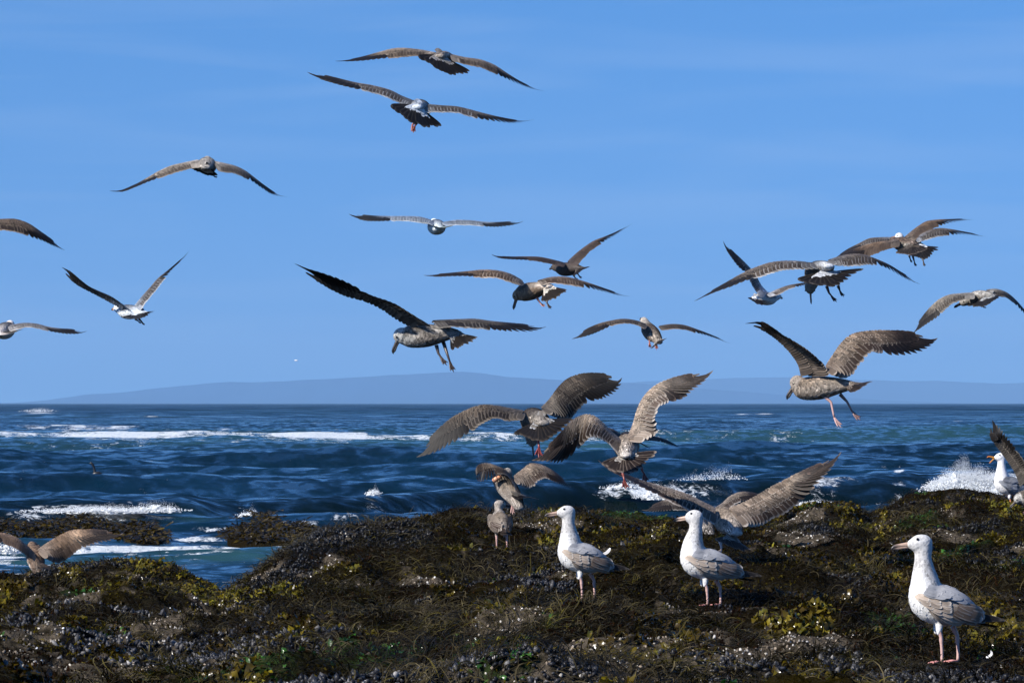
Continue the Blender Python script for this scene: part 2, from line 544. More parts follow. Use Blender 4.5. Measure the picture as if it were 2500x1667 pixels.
    teal += 0.5 * np.exp(-((YS - band_y) / 12) ** 2)
    teal += 0.28 * sstep(0.0, 0.5, fbm(X / 30, DD / 40, 3, 61)) * (YS > 1000) * (YS < 1140)
    for a in ((90, 1046, 120, 2.5, 0.6), (200, 1053, 110, 3, 0.7), (100, 1007, 55, 3.2, 0.9), (1810, 1011, 22, 2.6, 0.9), (1866, 1010, 30, 2.2, 0.8),
              (1515, 1013, 30, 2.2, 0.7), (2340, 1032, 26, 3, 0.8), (2030, 1011, 30, 2, 0.5), (370, 1018, 20, 1.5, 0.6), (1740, 1096, 160, 9, 0.45),
              (1850, 1122, 150, 5, 0.40), (1680, 1121, 60, 4, 0.5), (1180, 1100, 60, 5, 0.5), (560, 1110, 60, 3, 0.5), (700, 1092, 30, 2, 0.4)):
        spot(*a, foam)
    # breaking crest of the dark wave, left
    crest = np.exp(-((d + 1.2) / 1.25) ** 2)
    foam += 0.8 * crest * np.interp(PX, [60, 90, 200, 300, 400, 450, 480], [0, .8, .95, 1, .75, .5, 0], left=0, right=0)
    foam += 0.5 * np.exp(-((d + 2.6) / 1.2) ** 2) * np.interp(PX, [120, 180, 260, 400, 440], [0, .6, 1, .6, 0], left=0, right=0)
    foam += 0.6 * crest * np.interp(PX, [870, 905, 925, 965], [0, 1, .8, 0], left=0, right=0)
    foam += np.interp(PX, [1440, 1480, 1600, 1660, 1740, 1790], [0, .8, .95, .9, .7, 0], left=0, right=0) * np.exp(-((d + 1.3) / 0.8) ** 2) * 0.7
    foam += 1.1 * np.interp(PX, [2250, 2300, 2400, 2600, 2800], [0, 1, 1, .8, 0], left=0, right=0) * np.exp(-((d + 1.6) / 1.6) ** 2)
    # dapples on the wave face and wash in front
    foam += 0.30 * np.exp(-((d + 2.6) / 1.6) ** 2) * np.interp(PX, [850, 1000, 2300], [0.2, 1, 1])
    for a in ((600, 1250, 45, 4, 0.6), (640, 1262, 50, 4, 0.5), (780, 1262, 90, 5, 0.6), (930, 1259, 60, 6, 0.75), (1620, 1190, 55, 6, 0.55), (1690, 1203, 45, 4, 0.6),
              (1990, 1214, 70, 4, 0.7), (2195, 1208, 16, 8, 0.9), (2150, 1222, 50, 3, 0.5), (330, 1276, 60, 3, 0.6), (120, 1272, 140, 5, 0.45), (60, 1278, 60, 4, 0.7),
              (500, 1322, 260, 5, 0.75), (330, 1325, 130, 8, 0.7), (300, 1345, 160, 5, 0.7), (560, 1362, 120, 3, 0.6), (250, 1365, 120, 4, 0.6), (650, 1318, 110, 5, 0.85), (15, 1338, 40, 16, 1.0), (120, 1372, 120, 7, 0.5),
              (380, 1350, 24, 9, 0.75), (440, 1352, 26, 6, 0.8), (420, 1386, 60, 4, 0.5), (590, 1345, 90, 3, 0.5), (230, 1300, 300, 6, 0.5), (480, 1405, 50, 3, 0.45)):
        spot(*a, foam)
    for a in ((420, 1350, 330, 26, 0.75), (60, 1350, 200, 30, 0.6), (620, 1330, 160, 14, 0.5), (1500, 1100, 500, 14, 0.3), (480, 1262, 60, 7, 0.4)):
        spot(*a, teal)
    far = sstep(150, 1500, DD)
    v = np.stack([X.ravel(), DD.ravel(), Z.ravel()], 1)
    me = mesh_np('sea', v, grid_faces(len(Ds), len(pxs)), attrs={'swell_shade': np.clip(0.95 * np.exp(-((d + 1.6) / 3.2) ** 2) + 0.45 * sstep(0.05, 0.4, fbm(X / 9, DD / 7, 3, 97)), 0, 1).ravel(), 'foam': np.clip(foam, 0, 1.3).ravel(), 'teal': np.clip(teal, 0, 1).ravel(), 'far': far.ravel()})
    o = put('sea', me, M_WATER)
    tag(o, kind='structure')
    return PX, DD


build_sea()

# clear sea air: one even box of haze round everything
def build_haze():
    x, y0, y1, z0, z1 = 30000.0, -200.0, 28500.0, -8.0, 420.0
    v = [(a, b, c) for c in (z0, z1) for a, b in ((-x, y0), (x, y0), (x, y1), (-x, y1))]
    f = [(3, 2, 1, 0), (4, 5, 6, 7), (0, 1, 5, 4), (1, 2, 6, 5), (2, 3, 7, 6), (3, 0, 4, 7)]
    me = bpy.data.meshes.new('haze'); me.from_pydata(v, [], f)
    m = bpy.data.materials.new('haze'); m.use_nodes = True
    nt = m.node_tree; nt.nodes.remove(nt.nodes['Principled BSDF'])
    pv = nt.nodes.new('ShaderNodeVolumePrincipled')
    pv.inputs['Color'].default_value = (0.335, 0.605, 0.95, 1)
    pv.inputs['Density'].default_value = HAZE
    pv.inputs['Anisotropy'].default_value = 0.0
    nt.links.new(pv.outputs[0], nt.nodes['Material Output'].inputs['Volume'])
    tag(put('haze', me, m), kind='stuff')


HAZE = 6.6e-5
build_haze()
# ------------------------------------------------------------------ the reef (tidal rock shelf)
RX = [(-900, 31, 1468), (0, 31, 1450), (60, 31, 1424), (150, 31, 1406), (300, 31, 1398), (400, 30.5, 1411), (480, 29.5, 1441), (535, 28, 1468), (600, 28, 1426), (700, 29, 1348), (780, 30, 1312), (850, 31, 1297), (900, 31.5, 1284), (1050, 33, 1282), (1100, 35, 1266), (1200, 37, 1258), (1300, 38, 1262), (1400, 38, 1253), (1480, 38, 1265), (1600, 38, 1270), (1750, 38, 1274), (1880, 37, 1278), (1930, 36.5, 1264), (1990, 36, 1250), (2048, 36, 1246), (2090, 36, 1255), (2122, 37, 1271), (2154, 37.5, 1255), (2223, 38, 1220), (2356, 38, 1211), (2436, 38, 1219), (2500, 38, 1224), (3400, 38, 1242)]
FEET = []   # (px, D, z) places where a bird stands


def reef_z(PX, DD):
    X = (PX - 1250) / FPX * DD
    a = np.array(RX, float)
    Dr = np.interp(PX, a[:, 0], a[:, 1]); yr = np.interp(PX, a[:, 0], a[:, 2])
    zr = EYE - (yr - 983) / FPX * Dr
    z0 = EYE - np.interp(PX, [-900, 0, 500, 1000, 1700, 2200, 3400], [1.05, 1.05, 1.04, 1.03, 1.02, 1.0, 0.98])
    zf = EYE - np.interp(PX, [-900, 0, 300, 535, 700, 1000, 1250, 1700, 2100, 2500, 3400], [1.13, 1.12, 1.10, 1.17, 1.09, 1.07, 1.0, 0.98, 1.04, 1.0, 1.0])
    Df = np.interp(PX, [-900, 0, 535, 700, 1050, 1200, 1700, 3400], [24, 24, 23.5, 23.5, 24, 23, 25, 25])
    De = np.interp(PX, [-900, 0, 400, 620, 750, 1050, 1200, 1700, 3400], [30, 30, 29, 27.0, 28.0, 29.5, 37, 37, 36])
    z = z0 + (zf - z0) * sstep(13, Df, DD)
    z = z + (zr - zf) * sstep(Df, De, DD)
    n = 0.12 * fbm(X / 1.3, DD / 1.5, 2, 101) + 0.105 * fbm(X / 0.45, DD / 0.5, 3, 103) + 0.040 * (1 - 2 * np.abs(fbm(X / 0.2, DD / 0.22, 3, 105)))
    edge = np.exp(-((DD - Dr) / 1.5) ** 2)
    z = z + n * (1 - 0.6 * edge)
    z = z + 0.012 * fbm(X / 0.06, DD / 0.06, 2, 107)
    # ledges: abrupt little steps where the shelf breaks
    st = fbm(X / 2.0, DD / 0.9, 3, 109)
    z = z + 0.045 * sstep(-0.02, 0.03, st) - 0.02
    # hollow under the middle mound
    z = z - 0.10 * np.exp(-(((PX - 960) / 45) ** 2 + ((DD - 25.2) / 0.7) ** 2))
    beyond = sstep(0.2, 4.5, DD - Dr)
    z = z * (1 - beyond) + (-0.5) * beyond
    for fx, fd, fz in FEET:
        w = np.exp(-(((PX - fx) / FPX * DD / 0.28) ** 2 + ((DD - fd) / np.where(DD < fd, 1.25, 0.6)) ** 2) ** 1.5)
        z = z * (1 - w) + fz * w
    return z


def foot_z(py, D):
    return float(P(0, py, D)[2])


FEET += [(2300, 16.5, foot_z(1618, 16.5)), (1418, 22.3, foot_z(1466, 22.3)), (1725, 21.4, foot_z(1476, 21.4)), (1222, 28.0, foot_z(1345, 28.0)),
         (2470, 35.9, foot_z(1252, 35.9)), (98, 30.6, foot_z(1398, 30.6)), (1770, 24.8, foot_z(1356, 24.8)), (2330, 16.5, foot_z(1618, 16.5)), (1440, 22.3, foot_z(1466, 22.3))]

GPX = np.arange(-700, 3201, 7.0)
GD = 12.6 * (46.0 / 12.6) ** np.linspace(0, 1, 470)
gPX, gDD = np.meshgrid(GPX, GD)
gZ = reef_z(gPX, gDD)
gX = (gPX - 1250) / FPX * gDD


def zone_fields(X, D, PX):
    YS = 983 + (EYE - 1.0) * FPX / D          # where this spot of the shelf shows, roughly
    g = lambda cx, sx, cd_, sd_: np.exp(-(((PX - cx) / sx) ** 2 + ((D - cd_) / sd_) ** 2))
    kelp = 0.9 * fbm(X / 0.34 - 7, D / 0.8, 3, 211) - 0.06 + 1.0 * g(280, 250, 29.3, 1.9) + 0.5 * g(470, 90, 25.5, 1.6) + 0.85 * g(665, 75, 24.6, 1.2) \
        + 0.6 * g(2000, 110, 36, 2.2) + 0.30 * g(1250, 250, 30, 4) + 0.22 * g(2300, 300, 20, 3) - 0.45 * g(950, 220, 27.5, 2.2)
    km = sstep(0.25, 0.5, kelp)
    mus = fbm(X / 0.8 + 5, D / 1.6, 3, 201) + 0.55 * g(930, 260, 27, 2.4) + 0.75 * g(560, 330, 21.4, 0.8) + 0.55 * g(640, 160, 18.4, 0.8) + 0.45 * g(250, 160, 18.0, 1.2) \
        + 0.3 * g(2150, 220, 26, 2.5) - 0.5 * km - 0.15
    strand = fbm(X / 1.1 + 3, D / 2.2, 3, 221) + 0.5 * sstep(650, 1100, PX) * sstep(24, 21, D) - 0.5 * km - 0.3 * sstep(0.2, 0.5, mus)
    barn = fbm(X / 0.40 + 13, D / 0.9, 4, 231) + 0.40 * g(1800, 520, 16.8, 1.2) + 0.30 * g(560, 160, 17.2, 0.7) + 0.20 * g(1050, 250, 24, 1.5) - 0.10 - 0.3 * km
    green = fbm(X / 0.6 - 23, D / 1.5, 3, 241) + 0.35 * g(2380, 150, 31, 4) + 0.15 * g(1420, 200, 36, 3) - 0.28
    turf = 1.0 - 0.6 * sstep(0.22, 0.34, barn)
    strand = strand - 0.8 * sstep(0.18, 0.28, barn)
    return mus, kelp, strand, barn, green, turf


mus, kelp, strand, barn, green, _t = zone_fields(gX, gDD, gPX)
fine = fbm(gX / 0.08, gDD / 0.08, 3, 251)
rc = np.zeros(gX.shape + (4,)); rc[..., 3] = 1
base = np.array([0.009, 0.007, 0.004])
rc[..., :3] = base
for m, c in ((sstep(0.0, 0.3, mus), (0.010, 0.010, 0.011)), (sstep(0.1, 0.4, kelp), (0.016, 0.012, 0.002)), (sstep(0.15, 0.35, green), (0.02, 0.035, 0.010)),
             (sstep(0.20, 0.30, barn + 0.35 * fine), (0.085, 0.070, 0.052))):
    rc[..., :3] = rc[..., :3] * (1 - m[..., None]) + np.array(c) * m[..., None]
me = mesh_np('reef', np.stack([gX.ravel(), gDD.ravel(), gZ.ravel()], 1), grid_faces(len(GD), len(GPX)), attrs={'col': rc.reshape(-1, 4)})
tag(put('reef', me, M_ROCK), kind='structure')

# the same shelf goes on outside the picture, more coarsely
_o = 0
for (pa, pb, da, db) in ((np.linspace(-7000, -700, 160), None, 3.0, 46.0), (np.linspace(3194, 9500, 160), None, 3.0, 46.0), (np.linspace(-700, 3194, 200), None, 3.0, 12.6)):
    _d = np.geomspace(da, db, 150 if db > 20 else 60)
    _P, _D = np.meshgrid(pa, _d)
    _Z = reef_z(_P, _D) - (0.0 if _o else 0.0)
    _X = (_P - 1250) / FPX * _D
    _m = sstep(0.0, 0.3, fbm(_X / 0.6, _D / 0.9, 3, 201))[..., None]
    _c = np.concatenate([np.array([0.012, 0.009, 0.005]) * (1 - _m) + np.array([0.030, 0.024, 0.008]) * _m, np.ones_like(_m)], -1)
    tag(put('reef', mesh_np('reef', np.stack([_X.ravel(), _D.ravel(), _Z.ravel()], 1), grid_faces(len(_d), len(pa)), attrs={'col': _c.reshape(-1, 4)}), M_ROCK), kind='structure')

# slopes for placing growth
_dzdc = np.gradient(gZ, axis=1) / np.gradient(gX, axis=1)
_dzdr = np.gradient(gZ, axis=0) / np.gradient(gDD, axis=0)


def sample_grid(A, px, D):
    c = np.clip((px - GPX[0]) / 7.0, 0, len(GPX) - 1.001)
    r = np.clip(np.log(D / 12.6) / math.log(46.0 / 12.6) * 469, 0, 468.999)
    ci, ri = c.astype(int), r.astype(int)
    fc, fr = c - ci, r - ri
    return (A[ri, ci] * (1 - fc) + A[ri, ci + 1] * fc) * (1 - fr) + (A[ri + 1, ci] * (1 - fc) + A[ri + 1, ci + 1] * fc) * fr


def spots(n, field, lo, hi, dmin=14.0, dmax=38.5, power=0.4, keep=6, pxr=(-350, 2850)):
    """n random places on the reef, weighted by a zone field (index in zone_fields)"""
    out = []
    tot = 0
    tries = 0
    while tot < n and tries < keep:
        k = n * 4
        px = rng.uniform(pxr[0], pxr[1], k)
        u = rng.random(k)
        p = 1 + power
        D = (dmin ** p + u * (dmax ** p - dmin ** p)) ** (1 / p)
        X = (px - 1250) / FPX * D
        f = zone_fields(X, D, px)[field] if field is not None else np.ones(k)
        w = sstep(lo, hi, f + 0.12 * fbm(X / 0.1, D / 0.1, 2, 300)) if field is not None else np.ones(k)
        a = np.array(RX, float)
        Dr = np.interp(px, a[:, 0], a[:, 1])
        ok = (rng.random(k) < w) & (D < Dr + 1.6)
        for fx, fd, fz in FEET:
            ok &= ~((np.abs((px - fx) / FPX * D) < 0.13) & (D > fd - 0.45) & (D < fd + 0.12) & (rng.random(k) < 0.93))
        out.append(np.stack([px[ok], D[ok]], 1)); tot += ok.sum(); tries += 1
    q = np.concatenate(out)[:n]
    px, D = q[:, 0], q[:, 1]
    X = (px - 1250) / FPX * D
    z = sample_grid(gZ, px, D)
    nx, ny = -sample_grid(_dzdc, px, D), -sample_grid(_dzdr, px, D)
    N = nrm(np.stack([np.clip(nx, -1.2, 1.2), np.clip(ny, -1.2, 1.2), np.ones_like(nx)], 1))
    return np.stack([X, D, z], 1), N


def frames(N, ang):
    ref = np.stack([np.cos(ang), np.sin(ang), np.zeros_like(ang)], 1)
    T = nrm(ref - N * np.sum(ref * N, 1, keepdims=True))
    B = np.cross(N, T)
    return T, B


def palette(n, cols, w=None, jit=0.35):
    cols = np.array(cols)
    i = rng.choice(len(cols), n, p=w)
    c = 0.70 * cols[i] * np.exp(rng.normal(0, jit, (n, 1)))
    return np.concatenate([np.clip(c, 0, 0.85), np.ones((n, 1))], 1)


def patch_colour(pos, cols, size, jit=0.3, seed=0, mixed=0.12, gain=1.0):
    """neighbours share a colour: the palette index follows slow noise over the reef"""
    n = len(pos); cols = np.array(cols)
    f = np.clip(0.5 + 0.95 * fbm(pos[:, 0] / size, pos[:, 1] / (size * 1.8), 3, seed) + rng.normal(0, mixed, n), 0, 0.999)
    x = f * (len(cols) - 1); i = x.astype(int); t = (x - i)[:, None]
    c = cols[i] * (1 - t) + cols[np.minimum(i + 1, len(cols) - 1)] * t
    c = gain * c * np.exp(rng.normal(0, jit, (n, 1)))
    return np.concatenate([np.clip(c, 0, 0.8), np.ones((n, 1))], 1)


def stamp(name, tv, tf, pos, T, B, N, sc, cols, mat, label, vcolmul=None, quads=False):
    """copies of a small template joined into one 'stuff' mesh"""
    n, k = len(pos), len(tv)
    V = pos[:, None, :] + sc[:, None, 0:1] * tv[None, :, 0:1] * T[:, None, :] + sc[:, None, 1:2] * tv[None, :, 1:2] * B[:, None, :] + sc[:, None, 2:3] * tv[None, :, 2:3] * N[:, None, :]
    Fc = (tf[None] + (np.arange(n) * k)[:, None, None]).reshape(-1, tf.shape[1])
    C = np.repeat(cols[:, None, :], k, 1)
    if vcolmul is not None: C[..., :3] *= vcolmul[None, :, None]
    me = mesh_np(name, V.reshape(-1, 3), quads=Fc if quads else None, tris=None if quads else Fc, attrs={'col': C.reshape(-1, 4)})
    o = put(name, me, mat)
    return tag(o, label, kind='stuff')


def mussel_template():
    rings = [(-0.5, 0.0), (-0.28, 0.62), (0.12, 1.0), (0.5, 0.0)]
    v = [(-0.5, 0, 0)]
    for x, r in rings[1:3]:
        for a in range(6):
            t = a / 6 * 2 * math.pi
            v.append((x, 0.5 * r * math.cos(t), 0.5 * r * math.sin(t)))
    v.append((0.5, 0, 0))
    f = []
    for a in range(6):
        b = (a + 1) % 6
        f += [(0, 1 + b, 1 + a), (1 + a, 1 + b, 7 + b), (1 + a, 7 + b, 7 + a), (7 + a, 7 + b, 13)]
    return np.array(v, float), np.array(f)


M_MUSSEL = mat_attr('mussel_shell', 0.42, 0.22, 0, 120, 0.0)
M_BARN = mat_attr('barnacle', 0.8, 0.3, 0, 90)
M_STRAND = mat_attr('weed_strand', 0.5, 0.04, 0.10, 40)
M_TURF = mat_attr('weed_turf', 0.5, 0.0, 0.12, 60)
M_KELP = mat_attr('kelp_blade', 0.24, 0.35, 0.32, 25, 0.12, 0.004)

tv, tf = mussel_template()
# mussels standing on end, packed
pos, N = spots(21000, 0, 0.10, 0.34, power=0.2)
n = len(pos)
Nt = nrm(N + rng.normal(0, 0.55, (n, 3)) + np.array([0, -0.35, 0]))
T, B = frames(Nt, rng.random(n) * 6.28)
L = rng.uniform(0.022, 0.052, n)
sc = np.stack([L * rng.uniform(0.5, 0.62, n), L * rng.uniform(0.32, 0.45, n), L], 1)
tv2 = np.stack([tv[:, 1], tv[:, 2], tv[:, 0]], 1)
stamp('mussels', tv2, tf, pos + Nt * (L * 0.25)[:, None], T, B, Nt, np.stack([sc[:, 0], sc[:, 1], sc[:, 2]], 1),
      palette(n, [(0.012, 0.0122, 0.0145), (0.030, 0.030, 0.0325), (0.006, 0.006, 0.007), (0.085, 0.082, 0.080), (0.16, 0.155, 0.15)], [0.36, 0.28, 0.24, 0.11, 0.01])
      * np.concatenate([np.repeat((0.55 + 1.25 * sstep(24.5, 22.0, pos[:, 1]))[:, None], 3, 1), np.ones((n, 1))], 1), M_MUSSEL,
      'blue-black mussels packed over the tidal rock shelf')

# barnacles and pale broken shell
pos, N = spots(12500, 3, 0.21, 0.33, power=0.3)
n = len(pos)
cone = [(math.cos(a * 1.2566) * 0.5, math.sin(a * 1.2566) * 0.5, 0) for a in range(5)] + [(math.cos(a * 1.2566) * 0.28, math.sin(a * 1.2566) * 0.28, 0.7) for a in range(5)] + [(0, 0, 0.45)]
cf = []
for a in range(5):
    b = (a + 1) % 5
    cf += [(a, b, 5 + b), (a, 5 + b, 5 + a), (5 + a, 5 + b, 10)]
Nt = nrm(N + rng.normal(0, 0.5, (n, 3)))
T, B = frames(Nt, rng.random(n) * 6.28)
s = rng.uniform(0.005, 0.016, n)
stamp('barnacles', np.array(cone), np.array(cf), pos, T, B, Nt, np.stack([s, s * rng.uniform(.6, 1.1, n), s * rng.uniform(.5, 1.2, n)], 1),
      palette(n, [(0.42, 0.39, 0.34), (0.26, 0.21, 0.16), (0.65, 0.62, 0.58), (0.10, 0.08, 0.055)], [.28, .32, .12, .28], 0.3), M_BARN,
      'pale barnacles and broken shell crusted on the rock')


def ribbons(name, pos, N, nseg, length, width, curl, col, mat, label, lift=0.35, flow=None, ruffle=0.0, across=2, tipmul=1.0):
    n = len(pos)
    ang = rng.random(n) * 6.28 if flow is None else flow
    T, B = frames(N, ang)
    P0 = pos.copy()
    out = []
    d = nrm(T + N * lift * rng.uniform(0.2, 1.6, (n, 1)))
    side = nrm(np.cross(d, N))
    turn = rng.normal(0, curl, n)
    fall = rng.uniform(0.3, 1.0, n) * lift * 2.0 / nseg
    seg = (length / nseg)
    prof = np.interp(np.linspace(0, 1, nseg + 1), [0, 0.3, 0.8, 1.0], [0.45, 1, 0.8, 0.15])
    ph = rng.random(n) * 6.28
    for k in range(nseg + 1):
        w = width * prof[k] * 0.5
        row = []
        for j in range(across):
            t = -1 + 2 * j / (across - 1)
            off = side * (w * t)[:, None]
            if ruffle:
                off = off + N * (ruffle * width * abs(t) * np.sin(ph + k * 2.1 + t * 1.7))[:, None]
            row.append(P0 + off)
        out.append(np.stack(row, 1))
        P0 = P0 + d * seg[:, None]
        c, s_ = np.cos(turn / nseg)[:, None], np.sin(turn / nseg)[:, None]
        side2 = side * c - d * s_
        d = nrm(d * c + side * s_ - N * fall[:, None] + rng.normal(0, 0.08, (n, 3)))
        side = nrm(side2 - d * np.sum(side2 * d, 1, keepdims=True))
    V = np.stack(out, 1)            # n, nseg+1, across, 3
    k = (nseg + 1) * across
    g = grid_faces(nseg + 1, across)
    Fc = (g[None] + (np.arange(n) * k)[:, None, None]).reshape(-1, 4)
    C = np.repeat(col[:, None, :], k, 1)
    mul = np.repeat(np.linspace(0.8, tipmul, nseg + 1), across)
    C[..., :3] *= mul[None, :, None]
    me = mesh_np(name, V.reshape(-1, 3), quads=Fc, attrs={'col': np.clip(C, 0, 1).reshape(-1, 4)})
    o = put(name, me, mat)
    return tag(o, label, kind='stuff')


# long fine strands combed over the shelf
pos, N = spots(84000, 2, -0.25, 0.20, dmax=37, power=0.0, pxr=(-600, 3100))
n = len(pos)
pos = pos + N * 0.014
flow = 2.0 * math.pi * fbm(pos[:, 0] / 1.2, pos[:, 1] / 1.6, 2, 401) + rng.normal(0, 0.55, n) - 0.5
ribbons('rockweed_strands', pos, N, 5, rng.uniform(0.05, 0.15, n), rng.uniform(0.0025, 0.0055, n), 1.3,
        patch_colour(pos, [(0.006, 0.005, 0.003), (0.014, 0.011, 0.005), (0.026, 0.021, 0.010), (0.048, 0.039, 0.020), (0.040, 0.033, 0.005)], 0.6, 0.45, 411, 0.22, 0.8), M_STRAND,
        'dark olive strands of rockweed combed over the rock', lift=0.75, flow=flow, tipmul=1.7)
# short bushy turf everywhere
pos, N = spots(150000, 5, 0.2, 0.9, power=0.4, pxr=(-650, 3150))
n = len(pos)
ribbons('seaweed_turf', pos, N, 2, rng.uniform(0.014, 0.042, n), rng.uniform(0.005, 0.012, n), 0.8,
patch_colour(pos, [(0.010, 0.005, 0.003), (0.022, 0.010, 0.004), (0.005, 0.004, 0.003), (0.014, 0.011, 0.004), (0.034, 0.027, 0.005), (0.055, 0.042, 0.004)], 0.5, 0.4, 421, 0.20, 0.78), M_TURF,
        'low brown and olive seaweed turf covering the rocks', lift=1.6, tipmul=1.35)
# ruffled yellow-olive blades
pos, N = spots(27000, 1, 0.20, 0.34, power=0.6)
n = len(pos)
ribbons('kelp_blades', pos, N, 4, rng.uniform(0.025, 0.075, n), rng.uniform(0.010, 0.030, n), 1.2,
patch_colour(pos, [(0.012, 0.008, 0.002), (0.028, 0.018, 0.002), (0.055, 0.036, 0.003), (0.085, 0.062, 0.004), (0.15, 0.115, 0.006), (0.11, 0.10, 0.010)], 0.3, 0.3, 431, 0.16), M_KELP,
        'ruffled yellow-olive kelp blades in wet clumps', lift=1.3, ruffle=0.45, across=3, tipmul=1.2)
pos, N = spots(12000, 1, 0.25, 0.5, dmin=23, dmax=32.5, power=1.5, pxr=(-250, 780), keep=14)
n = len(pos)
ribbons('kelp_blades', pos, N, 4, rng.uniform(0.03, 0.075, n), rng.uniform(0.010, 0.028, n), 1.2,
        patch_colour(pos, [(0.020, 0.013, 0.002), (0.045, 0.031, 0.003), (0.085, 0.064, 0.004), (0.15, 0.118, 0.006), (0.12, 0.108, 0.009)], 0.35, 0.4, 433, 0.25), M_KELP,
        'thick golden-olive kelp heaped over the left mounds', lift=1.3, ruffle=0.45, across=3, tipmul=1.2)
pos, N = spots(2600, 4, 0.16, 0.32, power=0.6)
n = len(pos)
ribbons('sea_lettuce', pos, N, 3, rng.uniform(0.02, 0.05, n), rng.uniform(0.015, 0.03, n), 0.9,
        palette(n, [(0.03, 0.10, 0.012), (0.05, 0.13, 0.02), (0.08, 0.12, 0.02)], None, 0.3), M_KELP,
        'bright green sea lettuce in small tufts', lift=1.1, ruffle=0.30, across=3, tipmul=1.2)


# weed-covered rocks awash behind the reef
def sea_rock(name, px0, px1, D, yline, seed, label):
    nx, nd = int((px1 - px0) / 4), 46
    pxs = np.linspace(px0, px1, nx); ds = np.linspace(-2.6, 2.6, nd)
    PXm, Dm = np.meshgrid(pxs, ds)
    top = EYE - (np.interp(PXm, [p[0] for p in yline], [p[1] for p in yline]) - 983) / FPX * D
    q = np.clip(1 - (Dm / 2.6) ** 2, 0, 1) ** 0.8
    Xm = (PXm - 1250) / FPX * (D + Dm)
    z = -0.25 + (top + 0.25) * q + 0.07 * fbm(Xm / 0.35, Dm / 0.4, 4, seed) * q
    c = np.zeros(PXm.shape + (4,)); c[..., :3] = (0.014, 0.010, 0.004); c[..., 3] = 1
    root = bpy.data.objects.new(name, None)
    cx = (0.5 * (px0 + px1) - 1250) / FPX * D
    root.location = (cx, D, 0)
    link(root); tag(root, label, 'rock', 'weed-covered rocks awash behind the reef')
    v = np.stack([Xm.ravel() - cx, Dm.ravel(), z.ravel()], 1)
    put('rock_body', mesh_np(name, v, grid_faces(nd, nx), attrs={'col': c.reshape(-1, 4)}), M_ROCK, root)
    n = int((px1 - px0) * 15)
    i = rng.integers(0, len(v), n)
    keep = z.ravel()[i] > -0.05
    ps = v[i[keep]] + rng.normal(0, 0.02, (keep.sum(), 3)) * [1, 1, 0.3]
    N = nrm(np.tile([0, -0.4, 1.0], (len(ps), 1)) + rng.normal(0, 0.2, (len(ps), 3)))
    o = ribbons('weed', ps, N, 3, rng.uniform(0.08, 0.25, len(ps)), rng.uniform(0.02, 0.05, len(ps)), 0.8,
                palette(len(ps), [(0.06, 0.042, 0.008), (0.10, 0.07, 0.01), (0.03, 0.02, 0.006)], None, 0.3), M_KELP, None, lift=0.5, ruffle=0.3, across=3,
                flow=np.full(len(ps), -1.5) + rng.normal(0, 0.7, len(ps)))
    o.parent = root


sea_rock('awash_rock', -260, 400, 64.5, [(-260, 1300), (-100, 1275), (0, 1277), (80, 1281), (150, 1272), (200, 1262), (235, 1267), (280, 1284), (330, 1281), (370, 1285), (400, 1302)], 501,
         'long low weed-covered rock awash at the left, behind the brown gull with spread wings')
sea_rock('awash_rock', 555, 770, 65.5, [(555, 1298), (600, 1283), (640, 1274), (680, 1283), (730, 1284), (770, 1294)], 503,
         'low weed-covered rock awash just left of the middle mound')
sea_rock('awash_rock', 570, 690, 70.0, [(570, 1275), (600, 1266), (650, 1256), (680, 1265), (690, 1275)], 505,
         'small peaked weed-covered rock farther out, with surf breaking on it')


